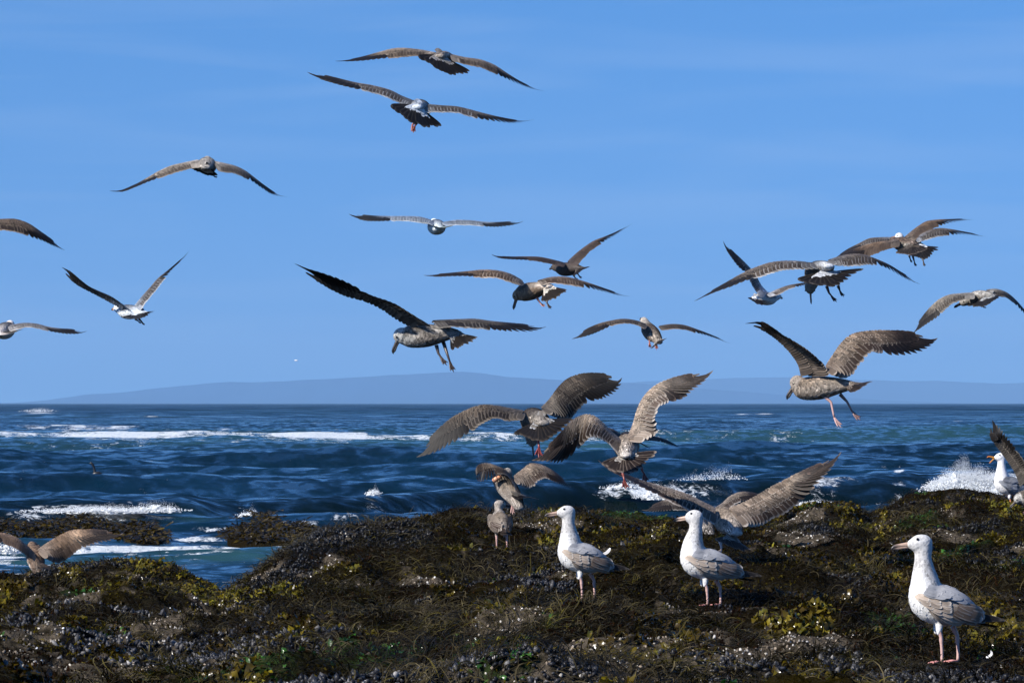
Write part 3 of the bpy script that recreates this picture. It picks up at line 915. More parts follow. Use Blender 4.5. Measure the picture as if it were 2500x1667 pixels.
# spray thrown up where the waves break
def spray(px, D, zbase, width, height, n, seed, label, lean=0.0, big=0.05, core=0.55):
    r = np.random.default_rng(seed)
    x = np.clip(r.normal(0, 1, n), -1.9, 1.9) * r.uniform(.5, 1, n)
    env = np.exp(-(x / 1.0) ** 2 * 0.5) * (0.72 + 0.5 * fbm(x * 2.2 + seed, x * 0 + r.normal(0, .15, n), 3, seed))
    h = np.abs(r.beta(1.1, 2.2, n)) * env
    c = P(px, 983, D)
    pos = np.stack([x * width * 0.42 + h * lean, r.normal(0, 0.35, n) * width * 0.5, h * height * 1.5], 1)
    s = big * (0.16 + (1 - np.clip(h * 1.9, 0, 1)) * r.random(n) ** 2.2)
    ico = np.array([(0, 0, 1), (1, 0, 0), (0, 1, 0), (-1, 0, 0), (0, -1, 0), (0, 0, -1)], float) * 0.5
    tf = np.array([(0, 1, 2), (0, 2, 3), (0, 3, 4), (0, 4, 1), (5, 2, 1), (5, 3, 2), (5, 4, 3), (5, 1, 4)])
    N = nrm(r.normal(0, 1, (n, 3)))
    T, B = frames(N, r.random(n) * 6.28)
    sc = np.stack([s, s * r.uniform(.6, 1.3, n), s * r.uniform(.6, 1.4, n)], 1)
    V = pos[:, None, :] + sc[:, None, 0:1] * ico[None, :, 0:1] * T[:, None, :] + sc[:, None, 1:2] * ico[None, :, 1:2] * B[:, None, :] + sc[:, None, 2:3] * ico[None, :, 2:3] * N[:, None, :]
    Fc = (tf[None] + (np.arange(n) * 6)[:, None, None]).reshape(-1, 3)
    V = V.reshape(-1, 3)
    quads = None
    if core > 0:
        na, nb = 90, 44
        A, B2 = np.meshgrid(np.linspace(-1, 1, na), np.linspace(0, math.pi, nb), indexing='ij')
        q = np.sqrt(np.clip(1 - A ** 2, 0, 1)) * (0.75 + 0.35 * fbm(A * 3 + seed, A * 0, 3, seed))
        bump_ = 1 + 0.55 * fbm(A * width * 9, B2 * 2.2, 4, seed + 3) + 0.25 * (1 - 2 * np.abs(fbm(A * width * 22, B2 * 5, 3, seed + 5)))
        W2 = np.stack([A * width * 0.52 + 0.06 * fbm(A * 9, B2 * 3, 2, seed + 8), -np.cos(B2) * q * width * 0.22 * bump_, np.sin(B2) * q * height * core * bump_ - 0.03], -1).reshape(-1, 3)
        quads = grid_faces(na, nb) + len(V)
        V = np.concatenate([V, W2])
    o = put('sea_spray', mesh_np('sea_spray', V, quads=quads, tris=Fc), M_SPRAY)
    o.location = (c[0], c[1], zbase)
    tag(o, label, kind='stuff')


spray(2365, 89, 0.14, 1.45, 0.62, 21000, 1, 'tall white burst of spray over the mound at the right', 0.2, 0.055, 0.6)
spray(2440, 88, 0.0, 0.9, 0.42, 8000, 14, 'white foam spilling beside the calling gull', 0.2, 0.055, 0.6)
spray(1755, 88, 0.42, 0.75, 0.34, 900, 2, 'fine splash leaping from the crest of the dark wave', 0.1, 0.03, 0.0)
spray(1690, 88, 0.40, 0.5, 0.2, 300, 12, 'small drops flung up left of the crest splash', 0.1, 0.03, 0.0)
spray(1620, 85, 0.10, 0.8, 0.34, 2600, 3, 'white wash tumbling below the landing gull', 0.1, 0.04)
spray(1520, 86, 0.28, 0.6, 0.22, 700, 15, 'broken foam on the wave face behind the tail of the landing gull', 0.1, 0.035)
spray(912, 81, 0.27, 0.22, 0.16, 420, 4, 'little peak of foam on the wave crest above the middle mound', 0.05, 0.03)
spray(610, 74, 0.02, 0.35, 0.2, 500, 5, 'surf breaking on the small rock', 0.05, 0.03)
spray(230, 74.5, 0.10, 1.7, 0.15, 4200, 6, 'tumbling white crest of the small wave at the left', 0.0, 0.035)
spray(380, 75, 0.10, 0.8, 0.2, 1200, 16, 'ragged white foam at the right end of the small breaking crest', 0.0, 0.035)
spray(18, 58, -0.02, 0.35, 0.2, 500, 7, 'white splash at the left edge behind the brown gull', 0.05, 0.05)
spray(1990, 82, 0.05, 0.8, 0.1, 800, 8, 'low foam line right of the spread wing', 0.0, 0.05)
spray(95, 860, 0.3, 5.0, 0.9, 400, 9, 'distant whitecap throwing spray near the horizon', 0.0, 0.28, 0.0)

# ------------------------------------------------------------------ gulls
def C(*a): return np.array([*a, 1.0]) if len(a) == 3 else np.array(a, float)


BLK = (0.020, 0.017, 0.016)
PLUM = {
    # head, neck, breast, belly, back, rump, mottle; wing coverts + edge; secondaries + edge; primaries + edge; tail + edge; tail coverts + edge; bill base, bill tip, leg
    'sub': dict(head=(.70, .70, .69), neck=(.66, .655, .64), breast=(.80, .80, .79), belly=(.72, .72, .71), back=(.20, .205, .22), rump=(.70, .71, .72), mot=.16,
                cov=(.14, .115, .095), cov_e=(.40, .36, .31), sec=(.085, .07, .06), sec_e=(.62, .60, .57), pri=(.03, .026, .024), pri_e=(.10, .09, .08),
                tail=(.030, .026, .025), tail_e=(.14, .13, .12), tcov=(.70, .71, .72), tcov_e=(.8, .8, .8), bb=(.50, .27, .15), bt=(.035, .03, .03), leg=(.55, .36, .32), inner=(.30, .31, .33)),
    'adult': dict(head=(.76, .76, .76), neck=(.76, .76, .76), breast=(.80, .80, .79), belly=(.78, .78, .77), back=(.22, .23, .25), rump=(.78, .78, .78), mot=.04,
                  cov=(.26, .27, .29), cov_e=(.34, .35, .37), sec=(.22, .225, .235), sec_e=(.80, .80, .80), pri=(.04, .038, .038), pri_e=(.10, .10, .10),
                  tail=(.78, .78, .78), tail_e=(.8, .8, .8), tcov=(.78, .78, .78), tcov_e=(.8, .8, .8), bb=(.62, .26, .03), bt=(.55, .16, .02), leg=(.62, .25, .10), inner=(.26, .27, .29)),
    'grey': dict(head=(.20, .185, .175), neck=(.20, .185, .17), breast=(.19, .175, .16), belly=(.15, .135, .125), back=(.12, .108, .098), rump=(.32, .31, .30), mot=.75,
                 cov=(.085, .070, .058), cov_e=(.36, .33, .29), sec=(.038, .031, .027), sec_e=(.38, .35, .32), pri=(.022, .019, .018), pri_e=(.07, .06, .055),
                 tail=(.026, .022, .021), tail_e=(.14, .12, .10), tcov=(.24, .23, .22), tcov_e=(.60, .60, .60), bb=(.032, .026, .024), bt=(.010, .010, .010), leg=(.17, .10, .09), inner=(.12, .11, .10)),
    'brown': dict(head=(.28, .25, .22), neck=(.27, .24, .21), breast=(.27, .24, .205), belly=(.30, .27, .235), back=(.22, .185, .15), rump=(.36, .33, .30), mot=.75,
                  cov=(.180, .142, .108), cov_e=(.52, .46, .39), sec=(.075, .052, .038), sec_e=(.50, .45, .40), pri=(.038, .027, .022), pri_e=(.16, .125, .10),
                  tail=(.045, .033, .027), tail_e=(.28, .23, .19), tcov=(.24, .215, .19), tcov_e=(.55, .52, .48), bb=(.038, .027, .024), bt=(.010, .010, .010), leg=(.48, .30, .27), inner=(.19, .155, .125)),
    'dark': dict(head=(.085, .068, .056), neck=(.085, .068, .056), breast=(.080, .064, .054), belly=(.07, .055, .046), back=(.085, .068, .058), rump=(.16, .135, .115), mot=.25,
                 cov=(.105, .075, .055), cov_e=(.20, .15, .115), sec=(.060, .044, .034), sec_e=(.20, .15, .12), pri=(.028, .021, .018), pri_e=(.07, .055, .045),
                 tail=(.03, .024, .02), tail_e=(.10, .08, .065), tcov=(.14, .12, .10), tcov_e=(.20, .17, .15), bb=(.03, .025, .022), bt=(.02, .018, .018), leg=(.06, .04, .035), inner=(.09, .07, .06)),
}
PLUM['mottled'] = dict(PLUM['grey'], head=(.30, .285, .27), neck=(.34, .325, .31), breast=(.30, .28, .26), back=(.34, .325, .31), rump=(.30, .29, .28), tcov=(.30, .29, .28),
                       cov=(.19, .165, .14), cov_e=(.50, .47, .43), sec=(.09, .075, .062), leg=(.5, .24, .21), inner=(.30, .28, .26), mot=.6)
PLUM['subgrey'] = dict(PLUM['sub'], rump=(.56, .565, .57), tcov=(.54, .545, .55), back=(.13, .13, .135), cov=(.12, .105, .095), neck=(.26, .25, .24), head=(.24, .23, .22), breast=(.24, .22, .21), belly=(.16, .15, .145), mot=.35,
                       bb=(.12, .07, .05), inner=(.17, .17, .175))
PLUM['stand'] = dict(PLUM['sub'], cov=(.42, .355, .295), cov_e=(.62, .57, .51), back=(.36, .365, .38), mot=.34, bb=(.46, .32, .24), sec=(.17, .13, .10), sec_e=(.50, .47, .43), head=(.50, .495, .485), neck=(.50, .49, .475), breast=(.74, .74, .73))
PLUM['rusty'] = dict(PLUM['brown'], cov=(.185, .130, .088), cov_e=(.26, .20, .15), sec=(.115, .082, .060), sec_e=(.24, .19, .15), back=(.16, .115, .085), head=(.10, .07, .05), neck=(.13, .09, .068),
                     breast=(.20, .155, .12), pri=(.038, .030, .026), rump=(.15, .12, .10), tcov=(.13, .105, .09), tcov_e=(.2, .17, .14), tail=(.05, .04, .034))

for _k in PLUM:          # feather albedos as measured on dry plumage are low: deepen everything but the whites
    PLUM[_k] = {q: (v if q in ('mot', 'leg', 'bb', 'bt') else tuple(.8 * (c / .8) ** (1.08 if q in ('head', 'neck', 'breast', 'belly') else (1.45 if q in ('pri', 'tail') else 1.24)) for c in v)) for q, v in PLUM[_k].items()}
_w = lambda c, k=1.0: (c[0] * 1.09 * k, c[1] * k, c[2] * .88 * k)
for _k in ('grey', 'mottled', 'subgrey'):
    PLUM[_k] = {q: (_w(v) if isinstance(v, tuple) and q not in ('leg',) and max(v) < .5 else v) for q, v in PLUM[_k].items()}
PLUM['grey'] = dict(PLUM['grey'], head=_w((.25, .25, .25)), neck=_w((.25, .25, .25)), breast=_w((.24, .24, .24)))
PLUM['greydark'] = dict(PLUM['grey'], rump=(.13, .12, .11), tcov=(.11, .10, .09), tcov_e=(.34, .32, .30))
PLUM['browndark'] = dict(PLUM['brown'], rump=(.17, .145, .12), tcov=(.15, .12, .10), tcov_e=(.40, .36, .32))


def own_tone(pl):
    """every bird a little lighter, darker, warmer or more worn than the next"""
    a, b = math.exp(random.gauss(0, .14)), random.gauss(0, .05)
    out = {}
    for q, v in pl.items():
        if q == 'mot': out[q] = v * random.uniform(.8, 1.3)
        elif q in ('leg', 'bb', 'bt'): out[q] = v
        else:
            k = a if max(v) < .5 else min(a, 1.04)
            out[q] = (min(.8, v[0] * k * (1 + b)), min(.8, v[1] * k), min(.8, v[2] * k * (1 - b)))
    return out


FS = np.array([0, .18, .4, .62, .8, .92, 1.0])
FW = {'flight': np.array([.45, .8, 1, 1, .86, .58, .12]), 'pointed': np.array([.45, .85, 1, .86, .6, .36, .06]),
      'blunt': np.array([.4, .75, .95, 1, .98, .80, .25]), 'cov': np.array([.55, .9, 1, 1, .9, .65, .2])}


class Feathers:
    """collects feathers (or other bits) into one mesh"""
    def __init__(self): self.v, self.q, self.uv, self.c, self.e, self.n = [], [], [], [], [], 0

    def add(self, path, normal, W, shape, col, edg, ealpha=1.0, roll=0.16, camber=0.10):
        """path: (7,3) points along the shaft; normal: (3,) or (7,3)"""
        path = np.asarray(path, float)
        t = nrm(np.gradient(path, axis=0))
        nn = np.broadcast_to(normal, path.shape)
        s = nrm(np.cross(nn, t)); nn = nrm(np.cross(t, s))
        w = (FW[shape] * W * 0.5)[:, None]
        back = t * w * 0.0
        L = path - s * w + nn * (w * roll) - nn * w * camber
        R = path + s * w - nn * (w * roll) - nn * w * camber
        v = np.stack([L, path + back, R], 1).reshape(-1, 3)
        k = len(path)
        self.v.append(v)
        self.q.append(grid_faces(k, 3) + self.n)
        uv = np.stack([np.tile([0, .5, 1.0], k), np.repeat(FS, 3)], 1)
        self.uv.append(uv)
        self.c.append(np.tile([*col[:3], 1.0], (len(v), 1)))
        self.e.append(np.tile([*edg[:3], ealpha], (len(v), 1)))
        self.n += len(v)

    def small(self, path, nn, W, col, edg, ealpha):
        """a short body feather: four stations"""
        t = nrm(np.gradient(path, axis=0)); s = nrm(np.cross(nn, t))
        w = (np.array([.7, 1.0, .78, .25]) * W * .5)[:, None]
        v = np.stack([path - s * w - nn * w * .12, path, path + s * w - nn * w * .12], 1).reshape(-1, 3)
        self.v.append(v); self.q.append(grid_faces(4, 3) + self.n)
        self.uv.append(np.stack([np.tile([0, .5, 1.0], 4), np.repeat([0, .5, .85, 1.0], 3)], 1))
        self.c.append(np.tile([*col[:3], 1.0], (12, 1))); self.e.append(np.tile([*edg[:3], ealpha], (12, 1))); self.n += 12

    def patch(self, V, q, col, edg=None):
        self.v.append(V); self.q.append(q + self.n)
        self.uv.append(np.tile([0.3, 0.4], (len(V), 1)))
        col = np.asarray(col, float)
        self.c.append(np.tile([*col[:3], 1.0], (len(V), 1)) if col.ndim == 1 else np.concatenate([col[:, :3], np.ones((len(V), 1))], 1))
        self.e.append(np.tile([*(col[:3] if edg is None and col.ndim == 1 else (0.2, 0.2, 0.2)), 0.0], (len(V), 1)))
        self.n += len(V)

    def build(self, name, origin, parent, mat=None):
        V = np.concatenate(self.v) - origin
        me = mesh_np(name, V, quads=np.concatenate(self.q), uv=np.concatenate(self.uv), attrs={'col': np.concatenate(self.c), 'edg': np.concatenate(self.e)})
        return put(name, me, mat or M_FEATHER, parent)


def one_feather(name, origin, parent, *a, **k):
    f = Feathers(); f.add(*a, **k); return f.build(name, origin, parent)


def jit(c, amt=0.12):
    return np.array(c[:3]) * math.exp(random.gauss(0, amt))


def build_wing(root, origin, K, D, sc, st, pl, dep=(0.0, 0.03, -0.04), chord=0.155, sgn=1.0, uw=0.46, slot=0.0, flip=1.0, mirror_tips=False, pwid=1.0, nmul=1.0, sec_dark=1.0):
    """st: stations (leading x,y, trailing x,y) in crop pixels, the last is the tip (x,y)"""
    x0, y0, s = K
    lead = np.array([[x0 + a[0] / s, y0 + a[1] / s] for a in st])
    trail = np.array([[x0 + (a[2] if len(a) > 2 else a[0]) / s, y0 + (a[3] if len(a) > 2 else a[1]) / s] for a in st])
    seg = np.r_[0, np.cumsum(np.linalg.norm(np.diff(lead, axis=0), axis=1))]
    us = seg / seg[-1]
    dd = np.interp(us, [0, uw, 1], dep)
    ct = chord * np.interp(us, [0, .12, uw, .7, .85, 1.0], [1.1, 1.05, 1.0, .80, .50, 0.0])
    pix = np.linalg.norm(trail - lead, axis=1) / sc
    dt = np.sqrt(np.maximum(ct ** 2 - pix ** 2, 0)) * sgn
    dt[-1] = 0
    L3 = np.array([P(p[0], p[1], D + d) for p, d in zip(lead, dd)])
    T3 = np.array([P(p[0], p[1], D + d - e) for p, d, e in zip(trail, dd, dt)])
    Lf, Tf = curve(us, L3), curve(us, T3)
    span = np.linalg.norm(L3[-1] - L3[0])

    def nor(u):
        u = np.atleast_1d(u)
        e = 0.02
        uc = np.clip(u, e, 0.93)
        a = Lf(uc + e) - Lf(uc - e)
        b = Tf(uc) - Lf(uc)
        n = nrm(np.cross(a, b))
        ref = V3(0, -0.45, 1.0)
        sg = np.sign(n @ ref); sg[sg == 0] = 1
        # keep one side over the whole wing
        n = n * sg[:, None]
        return n * flip

    def S(u, v, lift=0.0):
        u = np.atleast_1d(np.asarray(u, float)); v = np.broadcast_to(np.asarray(v, float), u.shape)
        uc = np.clip(u, 0, 1)
        A, B = Lf(uc), Tf(uc)
        ch = np.linalg.norm(B - A, axis=1)
        cam_ = (0.09 * np.sin(np.pi * np.clip(v, 0, 1)) * ch)
        return A + (B - A) * v[:, None] + nor(uc) * (cam_ + lift)[:, None]

    f = Feathers()
    # arm: a closed thin shell along the leading edge
    nu, prof = 26, [(0, 0), (.02, .5), (.10, 1), (.25, .9), (.45, .35), (.50, 0), (.40, -.10), (.22, -.30), (.08, -.45), (.015, -.35)]
    uu = np.linspace(0, 0.90, nu)
    rows = []
    for (v_, h_) in prof:
        th = 0.0055 * np.interp(uu, [0, .5, .75, .9], [1.25, .75, .40, .06])
        rows.append(S(uu, v_ * np.interp(uu, [0, .6, .9], [1, 1, .35]), h_ * th))
    rows.append(rows[0])
    V = np.stack(rows, 1).reshape(-1, 3)
    cc = np.repeat(np.array([np.array(pl['inner']) * (1 - t) + np.array(pl['cov']) * t for t in sstep(0.0, 0.25, uu)]) * (1 - 0.45 * sstep(.55, .8, uu))[:, None], len(prof) + 1, 0)
    f.patch(V, grid_faces(nu, len(prof) + 1), cc)
    # coverts: three overlapping rows above, two below
    for side, rws in ((1, ((.34, .62, 30, .003, 0.72), (.22, .46, 34, .005, .95), (.11, .33, 36, .007, 1.12), (.03, .22, 38, .009, 1.2), (-.01, .12, 38, .010, 1.35))), (-1, ((.30, .70, 24, .004, .95), (.04, .42, 26, .009, 1.0)))):
        for (va, vb, nf, lift, br) in rws:
            for k in range(nf):
                u0 = 0.80 * (k + 0.5) / nf + random.uniform(-.006, .006)
                damp = 1.0 if u0 < 0.55 else 1.0 - 0.5 * (u0 - .55) / .25
                vb2 = vb * (1.0 if u0 < .5 else 1 - 0.45 * (u0 - .5) / .3)
                path = S(u0 + (0.02 + 0.10 * max(0, u0 - uw)) * FS, va + (vb2 - va) * FS, 0.0) + nor(u0 + 0 * FS) * (side * (lift * (1 - .6 * u0) + .0015) - side * 0.003 * FS)[:, None]
                t = float(sstep(0.0, 0.28, u0))
                base = np.array(pl['inner']) * (1 - t) + np.array(pl['cov']) * t
                edge = np.array(pl['inner']) * 1.25 * (1 - t) + np.array(pl['cov_e']) * t
                if u0 > 0.52:
                    q = min(1, (u0 - .52) / .15); base = base * (1 - q) + np.array(pl['pri']) * 1.6 * q; edge = edge * (1 - q) + np.array(pl['pri_e']) * q
                if side < 0: base = base * 0.85 + 0.02
                f.add(path, nor(u0)[0] * side, span * random.uniform(.032, .042), 'cov', jit(base * br, .36), edge * br * math.exp(random.gauss(0, .2)), 0.9)
    wing = f.build('wing', origin, root)
    # secondaries
    ns = 15
    for k in range(ns):
        ut = (k + 0.35) / ns * (uw + 0.03)
        ur = max(0.0, ut - 0.015)
        inner = k < 3
        path = S(ur + (ut - ur) * FS, 0.22 + (1.0 + random.uniform(-.035, .015) - .22) * FS, 0) + nor(np.full(7, ut)) * (0.0012 + 0.0004 * (k % 2)) - nor(np.full(7, ut)) * (.004 * FS)[:, None]
        b = np.array(pl['inner' if inner else 'sec']) * sec_dark
        one_feather('secondary_feather', origin, wing, path, nor(ut)[0], span * (uw / ns) * 2.3, 'blunt', jit(b, .18), np.array(pl['sec_e']) * random.uniform(.75, 1.0), random.uniform(.55, 1.0))
    # primaries fan from the hand
    npr = 10
    for k in range(npr):
        t = (k + 1) / npr
        ut = uw + 0.02 + (1.0 - uw - 0.02) * t ** 0.92
        ur = uw + (0.30 * t) * (1 - uw) * 1.25
        ext = slot * 0.22 * t
        vr = 0.25 - 0.22 * t
        sfs = FS * (1 + ext)
        uu_ = ur + (ut - ur) * FS
        vv_ = vr + (1.0 - vr) * FS ** (1.0 + .25 * t)
        path = S(uu_, vv_, 0) - nor(np.clip(uu_, 0, 1)) * (0.003 - 0.005 * FS)[:, None] * t
        if ext > 0:
            dirv = nrm(path[-1] - path[-3]); path = path + dirv * (ext * 0.10 * FS ** 2)[:, None]
            path = path + (Tf(0.8)[0] - Lf(0.8)[0]) * (0.05 * slot * (1 - t) * FS[:, None] ** 3)
        W = span * (0.072 - 0.024 * t) * pwid
        one_feather('primary_feather', origin, wing, path, nor(min(ut, .9))[0], W, 'pointed' if (t > .85 or (slot > .5 and t > .3)) else 'flight', jit(pl['pri'], .1), pl['pri_e'], 0.8)
    return wing


def build_tail(root, origin, K, D, sc, base, tips, pl, L=0.165, sgn=1.0, n=12, ddb=None, spread=0.02):
    """fan of tail feathers: base and three tip points in crop pixels"""
    x0, y0, s = K
    B = P(x0 + base[0] / s, y0 + base[1] / s, D) if ddb is None else ddb
    bpx = np.array([x0 + base[0] / s, y0 + base[1] / s])
    tp = []
    for t in tips:
        q = np.array([x0 + t[0] / s, y0 + t[1] / s])
        pix = np.linalg.norm(q - bpx) / sc
        d = math.sqrt(max(L * L - pix * pix, 0.0)) * sgn
        Db = float((B - CAM) @ FWD)
        tp.append(P(q[0], q[1], Db - d) - B)
    tp = np.array(tp)
    ts = np.linspace(0, 1, n)
    cf = curve([0, .5, 1], tp)
    nn = nrm(np.cross(tp[2] - tp[0], tp[1] + (tp[0] + tp[2]) * .5))
    if nn @ V3(0, -.45, 1) < 0: nn = -nn
    side = nrm(tp[2] - tp[0])
    f = Feathers()
    W = max(np.linalg.norm(tp[2] - tp[0]) / n * 1.9, 0.020)
    rows = ((.58, 15, -.15, 'tcov', .5), (.44, 13, -.2, 'tcov', .45), (.32, 11, -.25, 'tcov', .5), (.20, 9, -.35, 'tcov', .5))
    for r, (ln, m, st_, key, wd) in enumerate(rows):
        for k in range(m):
            t = (k + .5) / m * .84 + .08 + random.uniform(-.02, .02)
            ln_ = ln * random.uniform(.88, 1.1)
            v = cf(t)[0]
            for sd in (1, -1):
                path = B + side * (t - .5) * spread * 2 + v * (st_ + (ln_ - st_) * FS)[:, None] + nn * (sd * (0.006 + 0.004 * r)) - nn * sd * (0.004 * FS)[:, None]
                f.add(path, nn * sd, W * .62, 'cov', jit(np.array(pl['tcov']) * (1 if sd > 0 else .8), .22), pl['tcov_e'], .8)
    tail = f.build('tail', origin, root)
    for k in range(n):
        v = cf(ts[k])[0]
        path = B + side * ((ts[k] - .5) * spread) + v * (0.05 + random.uniform(.86, .99) * FS)[:, None] + nn * (0.0016 * (n / 2 - abs(k - n / 2)))
        one_feather('tail_feather', origin, tail, path, nn, W, 'blunt', jit(pl['tail'], .18), pl['tail_e'], random.uniform(.4, .8))
    return tail


def tube(path, rad, nseg=8, ref=V3(1, 0.1, 0.2), squash=1.0):
    path = np.asarray(path, float); rad = np.asarray(rad, float)
    t = nrm(np.gradient(path, axis=0))
    a = nrm(np.cross(t, ref)); b = np.cross(t, a)
    th = np.arange(nseg) / nseg * 2 * math.pi
    V = path[:, None, :] + rad[:, None, None] * (np.cos(th)[None, :, None] * a[:, None, :] + squash * np.sin(th)[None, :, None] * b[:, None, :])
    V = V.reshape(-1, 3)
    q = []
    for i in range(len(path) - 1):
        for j in range(nseg):
            k = (j + 1) % nseg
            q.append((i * nseg + j, i * nseg + k, (i + 1) * nseg + k, (i + 1) * nseg + j))
    for e, o in ((0, 1), (len(path) - 1, 0)):
        c = e * nseg
        for j in range(1, nseg - 2, 2):
            q.append((c, c + j, c + j + 1, c + j + 2) if not o else (c, c + j + 2, c + j + 1, c + j))
    return V, np.array(q)


def add_tube(F_, path, rad, col, **k):
    V, q = tube(path, rad, **k)
    F_.patch(V, q, col)


def build_foot(name, origin, parent, at, f, s, u, col, L=0.052, spread=30):
    F_ = Feathers()
    f, s, u = nrm(f), nrm(s), nrm(u)
    ends = []
    for a, ln in ((-spread, .88), (0, 1.0), (spread, .85)):
        d = f * math.cos(math.radians(a)) + s * math.sin(math.radians(a))
        pts = [at, at + d * L * ln * .5 + u * .003, at + d * L * ln * .9, at + d * L * ln * 1.05 - u * .002]
        ends.append((at + d * L * ln * .5, at + d * L * ln * .93))
        add_tube(F_, pts, [.0045, .0035, .003, .0008], col, nseg=6, ref=u + s * .3)
    for (m0, e0), (m1, e1) in ((ends[0], ends[1]), (ends[1], ends[2])):
        mid = (e0 + e1) / 2 - f * L * .10
        top = np.array([at, m0, e0, mid, e1, m1]) + u * .0007
        bot = top - u * .0016
        V = np.concatenate([top, bot])
        q = [(0, 1, 3, 5), (1, 2, 3, 3), (3, 4, 5, 5), (6, 11, 9, 7), (7, 9, 8, 8), (9, 11, 10, 10)]
        q = [(0, 1, 3, 5), (6, 11, 9, 7), (1, 2, 8, 7), (2, 3, 9, 8), (3, 4, 10, 9), (4, 5, 11, 10)]
        F_.patch(V, np.array(q), np.array(col) * .8)
        V2 = np.array([top[1], top[2], top[3], (top[1] + top[3]) / 2, top[3], top[4], top[5], (top[3] + top[5]) / 2])
        F_.patch(V2, np.array([(0, 1, 2, 3), (4, 5, 6, 7)]), np.array(col) * .8)
    return F_.build(name, origin, parent, M_SKIN)


PENDING = []   # bodies waiting for the one-skin remesh


def build_body(root, origin, chain, side, pl, extra=(), up=V3(0, 0, 1), name='body', contour=False):
    """chain: list of (point3, r_height, r_width) from tail to face; one continuous skin"""
    n = len(chain)
    pts = np.array([c[0] for c in chain]); rr = np.array([[c[1], c[2]] for c in chain])
    us = np.arange(n, dtype=float)
    cf, rf = curve(us, pts), curve(us, rr)
    tt = np.linspace(0, n - 1, 44)
    cp, cr = cf(tt), np.maximum(rf(tt), 0.004)
    side = nrm(side)
    tan = nrm(np.gradient(cp, axis=0))
    upv = nrm(np.cross(np.broadcast_to(side, tan.shape), tan))
    upv = np.where((upv @ up)[:, None] < -0.6, upv, upv)
    sd = nrm(np.cross(tan, upv))
    m = 22
    th = np.arange(m) / m * 2 * math.pi
    V = cp[:, None] + cr[:, 0, None, None] * np.sin(th)[None, :, None] * upv[:, None] + cr[:, 1, None, None] * np.cos(th)[None, :, None] * sd[:, None]
    V = V.reshape(-1, 3)
    q = []
    for i in range(43):
        for j in range(m):
            k = (j + 1) % m
            q.append((i * m + j, i * m + k, (i + 1) * m + k, (i + 1) * m + j))
    V = np.concatenate([V, [cp[0] - tan[0] * .006, cp[-1] + tan[-1] * cr[-1, 0] * .5]])
    tr = []
    for j in range(m):
        k = (j + 1) % m
        tr.append((len(V) - 2, k, j)); tr.append((len(V) - 1, 43 * m + j, 43 * m + k))
    verts = [V]; quads = [np.array(q)]; tris = [np.array(tr)]; off = len(V)
    for (c, r3, ax) in extra:           # ellipsoids: centre, radii, axes (3x3 rows)
        a, b = np.meshgrid(np.linspace(0.12, math.pi - .12, 12), np.arange(16) / 16 * 2 * math.pi, indexing='ij')
        e = np.stack([np.cos(a) * r3[0], np.sin(a) * np.cos(b) * r3[1], np.sin(a) * np.sin(b) * r3[2]], -1).reshape(-1, 3) @ np.asarray(ax) + c
        qq = []
        for i in range(11):
            for j in range(16):
                k = (j + 1) % 16
                qq.append((i * 16 + j, i * 16 + k, (i + 1) * 16 + k, (i + 1) * 16 + j))
        e = np.concatenate([e, [c + np.asarray(ax)[0] * r3[0], c - np.asarray(ax)[0] * r3[0]]])
        t2 = []
        for j in range(16):
            k = (j + 1) % 16
            t2.append((192, k, j)); t2.append((193, 176 + j, 176 + k))
        verts.append(e); quads.append(np.array(qq) + off); tris.append(np.array(t2) + off); off += len(e)
    me = mesh_np(name, np.concatenate(verts) - origin, quads=np.concatenate(quads), tris=np.concatenate(tris))
    o = bpy.data.objects.new(name, me); link(o, root)
    md = o.modifiers.new('r', 'REMESH'); md.mode = 'VOXEL'; md.voxel_size = 0.0065; md.use_smooth_shade = True
    ms = o.modifiers.new('s', 'SMOOTH'); ms.factor = 0.5; ms.iterations = 5
    hb = tuple(.5 * np.array(pl['rump']) + .5 * np.array(pl['back']))
    keys = [pl['rump'], (hb, pl['belly']), (pl['back'], pl['belly']), (pl['back'], pl['breast']), (pl['neck'], pl['breast']), pl['neck'], pl['head'], pl['head']]
    keys = [k if isinstance(k[0], tuple) else (k, k) for k in keys]
    dors = curve(us, np.array([k[0] for k in keys])); vent = curve(us, np.array([k[1] for k in keys]))
    if contour: contour_feathers(root, origin, cf, rf, side, dors, vent, pl)
    PENDING.append((o, tt, cp - origin, cr, upv, sd, dors, vent, pl))
    return o


